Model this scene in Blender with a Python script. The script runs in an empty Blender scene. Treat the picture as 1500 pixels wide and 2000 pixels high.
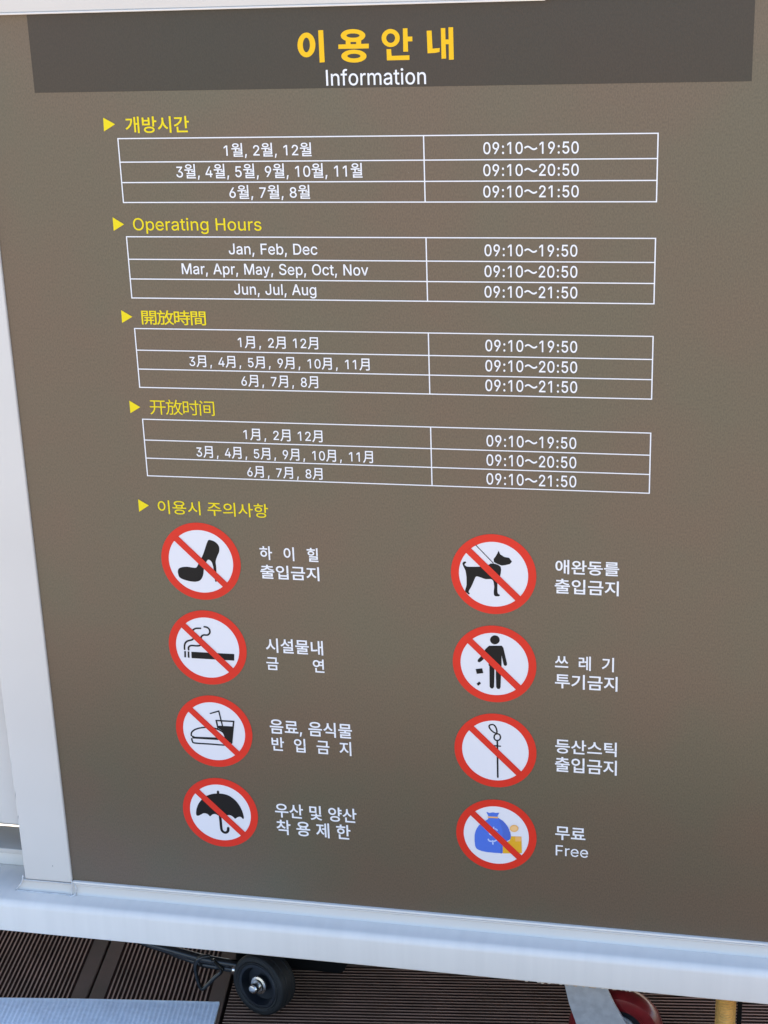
import bpy, bmesh, math, random, json
from mathutils import Vector, Matrix
from mathutils.geometry import tessellate_polygon
random.seed(7)
R = math.radians
scene = bpy.context.scene
FL = 1.178          # height of the board's print origin above the deck


def W(x, y, z=0.0):
    """board coordinates (right, up, out of the board) -> world"""
    return Vector((x, -z, y + FL))


# ------------------------------------------------------------------ camera
cam = bpy.data.cameras.new("camera")
cam.sensor_fit = 'VERTICAL'
cam.sensor_height = 24.0
cam.sensor_width = 18.0
cam.lens = 37.27
cam.clip_start = 0.05
cam.clip_end = 500
camo = bpy.data.objects.new("camera", cam)
scene.collection.objects.link(camo)
_r, _u, _f = (0.97891651, -0.03317377, -0.20154891), (-0.03771692, 0.94039936, -0.33797407), (-0.20074834, -0.3384502, -0.91932125)
m = Matrix.Identity(4)
for i, v in enumerate((Vector((_r[0], -_r[2], _r[1])), Vector((_u[0], -_u[2], _u[1])), -Vector((_f[0], -_f[2], _f[1])))):
    v.normalize()
    for j in range(3):
        m[j][i] = v[j]
cp = W(0.69066901, 0.28573377, 1.78517867)
for j in range(3):
    m[j][3] = cp[j]
camo.matrix_world = m
scene.camera = camo

# ------------------------------------------------------------------ sky, sun, exposure
SUN_EL, SUN_AZ = R(63), R(8)      # azimuth measured clockwise from +Y, seen from above
world = bpy.data.worlds.new("World")
scene.world = world
world.use_nodes = True
nt = world.node_tree
bg = nt.nodes["Background"]
sky = nt.nodes.new("ShaderNodeTexSky")
sky.sky_type = 'NISHITA'
sky.sun_disc = False
sky.sun_elevation = SUN_EL
sky.sun_rotation = SUN_AZ
sky.air_density = 1.0
sky.dust_density = 1.0
sky.ozone_density = 1.0
nt.links.new(sky.outputs[0], bg.inputs[0])
bg.inputs[1].default_value = 0.14
sl = bpy.data.lights.new("sun", 'SUN')
sl.energy = 3.4
sl.angle = R(0.5)
sl.color = (1.0, 0.87, 0.70)
so = bpy.data.objects.new("sun", sl)
scene.collection.objects.link(so)
sd = Vector((math.sin(SUN_AZ) * math.cos(SUN_EL), math.cos(SUN_AZ) * math.cos(SUN_EL), math.sin(SUN_EL)))
so.rotation_euler = sd.to_track_quat('Z', 'Y').to_euler()
so.location = sd * 5
scene.view_settings.view_transform = 'Standard'
scene.view_settings.look = 'None'
scene.view_settings.gamma = 1
scene.view_settings.exposure = 1.75


# ------------------------------------------------------------------ materials
def mat(name, col, rough=0.5, metal=0.0, spec=0.5, noise=0.0, nscale=8.0, stretch=(1, 1, 1), bump=0.0, bscale=200.0, bstretch=(1, 1, 1), col2=None, coat=0.0, detail=3.0):
    M = bpy.data.materials.new(name)
    M.use_nodes = True
    t = M.node_tree
    b = t.nodes["Principled BSDF"]
    b.inputs["Base Color"].default_value = (*col, 1)
    b.inputs["Roughness"].default_value = rough
    b.inputs["Metallic"].default_value = metal
    b.inputs["Specular IOR Level"].default_value = spec
    b.inputs["Coat Weight"].default_value = coat
    tc = t.nodes.new("ShaderNodeTexCoord")
    if noise > 0:
        mp = t.nodes.new("ShaderNodeMapping")
        mp.inputs["Scale"].default_value = stretch
        n = t.nodes.new("ShaderNodeTexNoise")
        n.inputs["Scale"].default_value = nscale
        n.inputs["Detail"].default_value = detail
        mx = t.nodes.new("ShaderNodeMix")
        mx.data_type = 'RGBA'
        c2 = col2 or tuple(c * (1 - noise) for c in col)
        mx.inputs["A"].default_value = (*col, 1)
        mx.inputs["B"].default_value = (*c2, 1)
        rp = t.nodes.new("ShaderNodeMapRange")
        rp.inputs[1].default_value = 0.35
        rp.inputs[2].default_value = 0.68
        t.links.new(tc.outputs["Object"], mp.inputs[0])
        t.links.new(mp.outputs[0], n.inputs["Vector"])
        t.links.new(n.outputs["Fac"], rp.inputs[0])
        t.links.new(rp.outputs[0], mx.inputs["Factor"])
        t.links.new(mx.outputs["Result"], b.inputs["Base Color"])
    if bump > 0:
        mp = t.nodes.new("ShaderNodeMapping")
        mp.inputs["Scale"].default_value = bstretch
        n = t.nodes.new("ShaderNodeTexNoise")
        n.inputs["Scale"].default_value = bscale
        n.inputs["Detail"].default_value = 2
        bp = t.nodes.new("ShaderNodeBump")
        bp.inputs["Strength"].default_value = bump
        bp.inputs["Distance"].default_value = 0.001
        t.links.new(tc.outputs["Object"], mp.inputs[0])
        t.links.new(mp.outputs[0], n.inputs["Vector"])
        t.links.new(n.outputs["Fac"], bp.inputs["Height"])
        t.links.new(bp.outputs[0], b.inputs["Normal"])
    return M


def vinyl(name, col, rough, warm, cool, spec=0.5):
    """printed vinyl: woven grain plus broad warm / greenish print mottling"""
    M = bpy.data.materials.new(name)
    M.use_nodes = True
    t = M.node_tree
    b = t.nodes["Principled BSDF"]
    b.inputs["Roughness"].default_value = rough
    b.inputs["Specular IOR Level"].default_value = spec
    tc = t.nodes.new("ShaderNodeTexCoord")

    def noise(scale, stretch, detail=2.0):
        mp = t.nodes.new("ShaderNodeMapping")
        mp.inputs["Scale"].default_value = stretch
        n = t.nodes.new("ShaderNodeTexNoise")
        n.inputs["Scale"].default_value = scale
        n.inputs["Detail"].default_value = detail
        t.links.new(tc.outputs["Object"], mp.inputs[0])
        t.links.new(mp.outputs[0], n.inputs["Vector"])
        return n.outputs["Fac"]

    def mix(fac, a, bb):
        mx = t.nodes.new("ShaderNodeMix")
        mx.data_type = 'RGBA'
        t.links.new(fac, mx.inputs["Factor"])
        for s, v in (("A", a), ("B", bb)):
            if isinstance(v, tuple):
                mx.inputs[s].default_value = (*v, 1)
            else:
                t.links.new(v, mx.inputs[s])
        return mx.outputs["Result"]

    def rng(x, a, bb, c=0.0, d=1.0):
        rp = t.nodes.new("ShaderNodeMapRange")
        for i, v in enumerate((a, bb, c, d)):
            rp.inputs[i + 1].default_value = v
        t.links.new(x, rp.inputs[0])
        return rp.outputs[0]
    speck = rng(noise(150, (1, 1, 1), 1), 0.83, 0.86)
    broad = mix(rng(noise(5.5, (1, 1, 1), 3), 0.38, 0.62), warm, cool)
    dark = tuple(c * 0.84 for c in col)
    lite = tuple(c * 1.15 for c in col)
    g1 = rng(noise(520, (1.3, 1, 0.7), 2), 0.3, 0.7)
    grain = mix(g1, dark, lite)
    mul = t.nodes.new("ShaderNodeMix")
    mul.data_type = 'RGBA'
    mul.blend_type = 'MULTIPLY'
    mul.inputs["Factor"].default_value = 1.0
    t.links.new(grain, mul.inputs["A"])
    t.links.new(broad, mul.inputs["B"])
    t.links.new(mix(speck, mul.outputs["Result"], (0.42, 0.40, 0.37)), b.inputs["Base Color"])
    bp = t.nodes.new("ShaderNodeBump")
    bp.inputs["Strength"].default_value = 0.06
    bp.inputs["Distance"].default_value = 0.0006
    t.links.new(g1, bp.inputs["Height"])
    t.links.new(bp.outputs[0], b.inputs["Normal"])
    return M


PANEL = vinyl("brown_print_vinyl", (0.122, 0.095, 0.064), 0.28, (1.08, 0.99, 0.95), (0.96, 1.03, 0.97))
HEADER = vinyl("dark_brown_print", (0.034, 0.025, 0.016), 0.35, (1.08, 0.98, 0.95), (0.95, 1.02, 0.99))
INK_W = mat("white_print", (0.80, 0.80, 0.81), 0.4)
INK_Y = mat("yellow_print", (0.80, 0.63, 0.008), 0.45, spec=0.25)
INK_T = mat("golden_yellow_print", (0.86, 0.50, 0.008), 0.45, spec=0.25)
INK_R = mat("red_print", (0.70, 0.030, 0.014), 0.45, spec=0.3, noise=0.1, nscale=6)
INK_K = mat("black_print", (0.008, 0.008, 0.008), 0.5, spec=0.22)
INK_C = mat("white_disc_print", (0.72, 0.71, 0.73), 0.4)
INK_B = mat("blue_print", (0.07, 0.16, 0.60), 0.45, spec=0.3)
INK_B2 = mat("dark_blue_print", (0.06, 0.13, 0.50), 0.4)
INK_G = mat("gold_print", (0.72, 0.38, 0.02), 0.45, spec=0.3)
INK_O = mat("orange_print", (0.80, 0.42, 0.12), 0.4)
INK_O2 = mat("pale_orange_print", (0.85, 0.52, 0.22), 0.4)
INK_L = mat("pale_blue_print", (0.42, 0.52, 0.80), 0.4)
PAINT = mat("white_painted_steel", (0.745, 0.70, 0.64), 0.5, spec=0.3, noise=0.045, nscale=14, stretch=(5, 1, 0.35), bump=0.10, bscale=60)
PAINT2 = mat("white_painted_sheet", (0.64, 0.605, 0.555), 0.45, noise=0.05, nscale=5, bump=0.06, bscale=30)
SEAL = mat("grey_sealant", (0.52, 0.49, 0.45), 0.45, noise=0.25, nscale=70)
DIRT = mat("rusty_weld_dirt", (0.50, 0.33, 0.17), 0.7, noise=0.6, nscale=300, bump=0.5, bscale=500)
SCRATCH = mat("scratch", (0.12, 0.10, 0.11), 0.6)
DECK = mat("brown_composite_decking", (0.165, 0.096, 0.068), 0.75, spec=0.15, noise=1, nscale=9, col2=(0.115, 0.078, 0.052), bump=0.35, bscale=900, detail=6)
RIDGE = mat("worn_lit_ridge_brown", (0.42, 0.25, 0.175), 0.7, spec=0.15, noise=1, nscale=14, col2=(0.26, 0.165, 0.11), detail=6)  # ridge tops paler: some wear, plus the light they catch painted in
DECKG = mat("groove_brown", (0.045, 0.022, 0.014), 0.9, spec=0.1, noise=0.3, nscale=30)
GAPM = mat("dark_joint", (0.012, 0.011, 0.010), 0.9)
RUBBER = mat("black_rubber", (0.011, 0.012, 0.013), 0.6, spec=0.35, noise=0.35, nscale=60, bump=0.3, bscale=400)
RIM = mat("black_plastic", (0.010, 0.012, 0.016), 0.38, spec=0.4, bump=0.1, bscale=200)
BLACKM = mat("black_painted_metal", (0.010, 0.010, 0.010), 0.22)
DULL = mat("dull_black", (0.006, 0.006, 0.006), 0.9, spec=0.1)
CHROME = mat("bright_metal", (0.72, 0.69, 0.64), 0.25, metal=1, noise=0.2, nscale=200)
ZINC = mat("galvanised_steel", (0.60, 0.63, 0.65), 0.42, metal=0.55, noise=0.18, nscale=90, bump=0.2, bscale=300)
REDW = mat("red_polyurethane", (0.17, 0.007, 0.010), 0.3, noise=0.35, nscale=40, coat=0.3)
BRASS = mat("yellow_zinc", (0.85, 0.55, 0.17), 0.38, metal=0.6, noise=0.2, nscale=120)
FILM = mat("pale_blue_sheet", (0.74, 0.79, 0.84), 0.42, noise=0.12, nscale=60, stretch=(1, 3, 1), bump=0.5, bscale=260, coat=0.2)


# ------------------------------------------------------------------ object helpers
def link(o, parent=None):
    scene.collection.objects.link(o)
    if parent:
        o.parent = parent
    return o


def empty(name, label, cat, loc=(0, 0, 0), kind=None, group=None):
    o = bpy.data.objects.new(name, None)
    o.empty_display_size = 0.05
    o.location = loc
    if label:
        o["label"] = label
    if cat:
        o["category"] = cat
    if kind:
        o["kind"] = kind
    if group:
        o["group"] = group
    return link(o)


def root_loc(p):
    v = Vector((0, 0, 0))
    while p:
        v += p.location
        p = p.parent
    return v


def mesh_obj(name, verts, faces, mats, parent=None, mi=None, smooth=False, label=None):
    off = root_loc(parent)
    me = bpy.data.meshes.new(name)
    me.from_pydata([tuple(Vector(v) - off) for v in verts], [], faces)
    for mt in (mats if isinstance(mats, (list, tuple)) else [mats]):
        me.materials.append(mt)
    if mi:
        me.polygons.foreach_set("material_index", mi)
    if smooth:
        me.polygons.foreach_set("use_smooth", [True] * len(me.polygons))
    me.update()
    o = bpy.data.objects.new(name, me)
    if label:
        o["label"] = label
    return link(o, parent)


def bm_obj(name, bm, mats, parent=None, smooth=False, label=None, sharp=None):
    bmesh.ops.recalc_face_normals(bm, faces=bm.faces)
    off = root_loc(parent)
    bmesh.ops.translate(bm, verts=bm.verts, vec=-off)
    me = bpy.data.meshes.new(name)
    bm.to_mesh(me)
    bm.free()
    for mt in (mats if isinstance(mats, (list, tuple)) else [mats]):
        me.materials.append(mt)
    if smooth:
        me.polygons.foreach_set("use_smooth", [True] * len(me.polygons))
        if sharp:
            me.set_sharp_from_angle(angle=R(sharp))
    o = bpy.data.objects.new(name, me)
    if label:
        o["label"] = label
    return link(o, parent)


def box(bm, x0, x1, y0, y1, z0, z1, bevel=0.0, seg=3, mi=0):
    """box in board coordinates"""
    vs = [bm.verts.new(W(x, y, z)) for x in (x0, x1) for y in (y0, y1) for z in (z0, z1)]
    fs = [bm.faces.new([vs[i] for i in q]) for q in ((0, 1, 3, 2), (4, 6, 7, 5), (0, 4, 5, 1), (2, 3, 7, 6), (0, 2, 6, 4), (1, 5, 7, 3))]
    for f in fs:
        f.material_index = mi
    if bevel:
        es = list({e for f in fs for e in f.edges})
        bmesh.ops.bevel(bm, geom=es, offset=bevel, segments=seg, profile=0.5, affect='EDGES')


def lathe(bm, prof, origin, axis, seg=48, mi=None, ref=None):
    """profile of (along axis, radius) turned about axis"""
    axis = Vector(axis).normalized()
    a = axis.orthogonal().normalized() if ref is None else (Vector(ref) - axis * Vector(ref).dot(axis)).normalized()
    b = axis.cross(a)
    rings = []
    for (h, r) in prof:
        if r < 1e-6:
            rings.append([bm.verts.new(Vector(origin) + axis * h)])
        else:
            rings.append([bm.verts.new(Vector(origin) + axis * h + (a * math.cos(2 * math.pi * k / seg) + b * math.sin(2 * math.pi * k / seg)) * r) for k in range(seg)])
    for i in range(len(rings) - 1):
        p, q = rings[i], rings[i + 1]
        for k in range(seg):
            k2 = (k + 1) % seg
            if len(p) == 1 and len(q) == 1:
                continue
            if len(p) == 1:
                f = bm.faces.new((p[0], q[k], q[k2]))
            elif len(q) == 1:
                f = bm.faces.new((p[k], q[0], p[k2]))
            else:
                f = bm.faces.new((p[k], q[k], q[k2], p[k2]))
            if mi:
                f.material_index = mi[i]


def tube(bm, pts, r, seg=12, closed=False):
    pts = [Vector(p) for p in pts]
    n = len(pts)
    rings = []
    prev = None
    for i, p in enumerate(pts):
        if closed:
            t = (pts[(i + 1) % n] - pts[i - 1]).normalized()
        else:
            t = (pts[min(i + 1, n - 1)] - pts[max(i - 1, 0)]).normalized()
        a = t.orthogonal().normalized() if prev is None else (prev - t * prev.dot(t)).normalized()
        prev = a
        b = t.cross(a)
        rings.append([bm.verts.new(p + (a * math.cos(2 * math.pi * k / seg) + b * math.sin(2 * math.pi * k / seg)) * r) for k in range(seg)])
    for i in range(n if closed else n - 1):
        p, q = rings[i], rings[(i + 1) % n]
        for k in range(seg):
            bm.faces.new((p[k], p[(k + 1) % seg], q[(k + 1) % seg], q[k]))
    if not closed:
        bm.faces.new(rings[0])
        bm.faces.new(rings[-1][::-1])


def smooth_path(pts, n=6):
    p = [Vector(pts[0])] + [Vector(a) for a in pts] + [Vector(pts[-1])]
    out = []
    for i in range(1, len(p) - 2):
        a, b, c, d = p[i - 1:i + 3]
        for k in range(n):
            t = k / n
            out.append(0.5 * ((2 * b) + (c - a) * t + (2 * a - 5 * b + 4 * c - d) * t * t + (-a + 3 * b - 3 * c + d) * t ** 3))
    return out + [p[-1]]


# ------------------------------------------------------------------ the deck (setting)
DA = R(7.4)                                     # the deck lies 7.4 degrees askew of the cart
DX0, DZ0 = 0.0177, -0.0814                      # corner where the two plank directions meet
def D(u, v, h=0.0):
    """deck coordinates: u to the right along the planks' ends, v towards the viewer, h above the deck"""
    x = DX0 + u * math.cos(DA) + v * math.sin(DA)
    z = DZ0 - u * math.sin(DA) + v * math.cos(DA)
    return Vector((x, -z, h))


deck = empty("wooden_deck", None, None, kind="structure")
PW, GAP = 0.2036, 0.004
def plank(u0, u1, v0, v1, along, jitter=0.0):
    """grooved board; 'v': grooves run in v; 'u': grooves run in u"""
    if along == 'v':
        a0, a1, l0, l1 = u0, u1, v0, v1
        f = lambda a, l, h: D(a, l, h)
    else:
        a0, a1, l0, l1 = v0, v1, u0, u1
        f = lambda a, l, h: D(l, a, h)
    pitch, ridge, dep = 0.00696, 0.0025, 0.0021
    w = a1 - a0
    n = 23 if along == 'v' else 28
    mar = (w - n * pitch - ridge) / 2
    prof = [(0, -0.022), (0, -0.0016), (0.0016, 0)]
    x = mar
    for k in range(n):
        x = mar + k * pitch
        prof += [(x + ridge, 0), (x + ridge + 0.0007, -dep), (x + pitch - 0.0007, -dep), (x + pitch, 0)]
    prof += [(w - 0.0016, 0), (w, -0.0016), (w, -0.022)]
    vs, fs, mi = [], [], []
    for (p, h) in prof:
        vs += [f(a0 + p, l0, h + jitter), f(a0 + p, l1, h + jitter)]
    for i in range(len(prof) - 1):
        fs.append((2 * i, 2 * i + 2, 2 * i + 3, 2 * i + 1) if along == 'v' else (2 * i, 2 * i + 1, 2 * i + 3, 2 * i + 2))
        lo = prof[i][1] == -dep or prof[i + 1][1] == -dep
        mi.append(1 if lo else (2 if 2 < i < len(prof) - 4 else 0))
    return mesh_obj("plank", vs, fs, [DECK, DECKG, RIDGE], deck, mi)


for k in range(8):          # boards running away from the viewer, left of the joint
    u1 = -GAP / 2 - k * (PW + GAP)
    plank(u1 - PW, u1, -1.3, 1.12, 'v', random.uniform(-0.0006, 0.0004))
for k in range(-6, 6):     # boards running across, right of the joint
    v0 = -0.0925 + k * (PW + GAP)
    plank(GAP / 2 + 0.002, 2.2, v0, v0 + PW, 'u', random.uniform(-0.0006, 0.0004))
bm = bmesh.new()
vs = [bm.verts.new(D(u, v, -0.024)) for u, v in ((-1.75, -1.4), (2.3, -1.4), (2.3, 1.11), (-1.75, 1.11))]
bm.faces.new(vs)
bm_obj("deck_underlay", bm, GAPM, deck)
gm = mat("beige_bounce_ground", (0.42, 0.345, 0.265), 0.8, noise=0.25, nscale=2, bump=0.2, bscale=60)
ground = mesh_obj("bounce_ground", [(-150, -150, -0.06), (150, -150, -0.06), (150, 150, -0.06), (-150, 150, -0.06)], [(0, 1, 2, 3)], gm)  # unseen pale ground, added to bounce warm light onto the stand
ground["kind"] = "structure"

# ------------------------------------------------------------------ the wheeled sign stand
cart = empty("information_stand", "white steel information stand with brown panel of opening hours and red prohibition symbols", "sign stand", W(0.3, -FL, 0))
PX0, PX1, PY0, PY1 = -0.163, 0.84, -0.9382, 0.2195
bm = bmesh.new()
box(bm, PX0, PX1, PY0, PY1, -0.018, 0.0)
panel = bm_obj("sign_panel", bm, PANEL, cart)

# --- everything printed on the panel
def sub(name, verts, faces, mats, mi=None, label=None):
    return mesh_obj(name, verts, faces, mats, panel, mi, label=label)


LAY = 0.00025


def ring_area(p):
    return 0.5 * sum(p[i - 1][0] * p[i][1] - p[i][0] * p[i - 1][1] for i in range(len(p)))


def inside(pt, poly):
    x, y = pt
    c = False
    for i in range(len(poly)):
        (x1, y1), (x2, y2) = poly[i - 1], poly[i]
        if (y1 > y) != (y2 > y) and x < (x2 - x1) * (y - y1) / (y2 - y1) + x1:
            c = not c
    return c


def embolden(p, d):
    """move a closed outline outwards (d > 0 grows outers, shrinks holes, by winding)"""
    if abs(d) < 1e-9:
        return p
    n = len(p)
    out = []
    for i in range(n):
        a, b, c = Vector(p[i - 1]), Vector(p[i]), Vector(p[(i + 1) % n])
        e1, e2 = b - a, c - b
        if e1.length < 1e-9 or e2.length < 1e-9:
            out.append(tuple(b))
            continue
        n1 = Vector((e1.y, -e1.x)).normalized()
        n2 = Vector((e2.y, -e2.x)).normalized()
        s = n1 + n2
        if s.length < 0.3:
            s = n1
            k = 1
        else:
            s.normalize()
            k = min(1 / max(s.dot(n1), 0.3), 1.6)
        out.append(tuple(b + s * d * k))
    return out


class Flat:
    """collects flat filled outlines (board coordinates) into one printed mesh"""
    def __init__(self):
        self.v, self.f, self.m = [], [], []

    def fill(self, rings, z, mi=0):
        tris = tessellate_polygon([[Vector((x, y, 0)) for x, y in r] for r in rings])
        base = len(self.v)
        flat = [p for r in rings for p in r]
        self.v += [W(x, y, z) for x, y in flat]
        for t in tris:
            a, b, c = (Vector(flat[i]) for i in t)
            ar = (b - a).cross(c - a)
            if abs(ar) < 1e-13:
                continue
            self.f.append(tuple(base + i for i in (t if ar > 0 else t[::-1])))
            self.m.append(mi)

    def shapes(self, rings, z, mi=0, dz=0.00003):
        """even-odd style grouping of outers and holes, given consistent windings"""
        rings = [r for r in rings if len(r) > 2]
        big = max(rings, key=lambda r: abs(ring_area(r)))
        sg = 1 if ring_area(big) > 0 else -1
        outs = [r for r in rings if ring_area(r) * sg > 0]
        holes = [r for r in rings if ring_area(r) * sg <= 0]
        outs.sort(key=lambda r: abs(ring_area(r)))
        used = set()
        for k, o in enumerate(outs):
            hs = []
            for i, h in enumerate(holes):
                if i not in used and inside(h[0], o):
                    hs.append(h)
                    used.add(i)
            self.fill([o] + hs, z + dz * k, mi)

    def stroke(self, pts, w, z, mi=0, closed=False, cap=8):
        n = len(pts)
        P = [Vector(p) for p in pts]
        L, Rr = [], []
        for i in range(n):
            if closed:
                t = (P[(i + 1) % n] - P[i - 1])
            else:
                if i in (0, n - 1):
                    t = P[min(i + 1, n - 1)] - P[max(i - 1, 0)]
                else:
                    t = (P[i + 1] - P[i]).normalized() + (P[i] - P[i - 1]).normalized()
            t.normalize()
            nn = Vector((-t.y, t.x))
            k = 1
            if not closed and 0 < i < n - 1:
                k = min(1 / max(nn.dot(Vector((-(P[i + 1] - P[i]).normalized().y, (P[i + 1] - P[i]).normalized().x))), 0.4), 2)
            L.append(P[i] + nn * w / 2 * k)
            Rr.append(P[i] - nn * w / 2 * k)
        base = len(self.v)
        for a, b in zip(L, Rr):
            self.v += [W(a.x, a.y, z), W(b.x, b.y, z)]
        for i in range(n if closed else n - 1):
            j = (i + 1) % n
            self.f.append((base + 2 * i, base + 2 * i + 1, base + 2 * j + 1, base + 2 * j))
            self.m.append(mi)

    def rect(self, x0, x1, y0, y1, z, mi=0):
        b = len(self.v)
        self.v += [W(x0, y0, z), W(x1, y0, z), W(x1, y1, z), W(x0, y1, z)]
        self.f.append((b, b + 1, b + 2, b + 3))
        self.m.append(mi)

    def build(self, name, mats, label=None):
        return sub(name, self.v, self.f, mats, self.m, label)


F = Flat()
F.rect(-0.0974, 0.7166, 0.1315, 0.2190, LAY)
F.build("header_band", HEADER, "darker brown band across the top of the panel")

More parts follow.
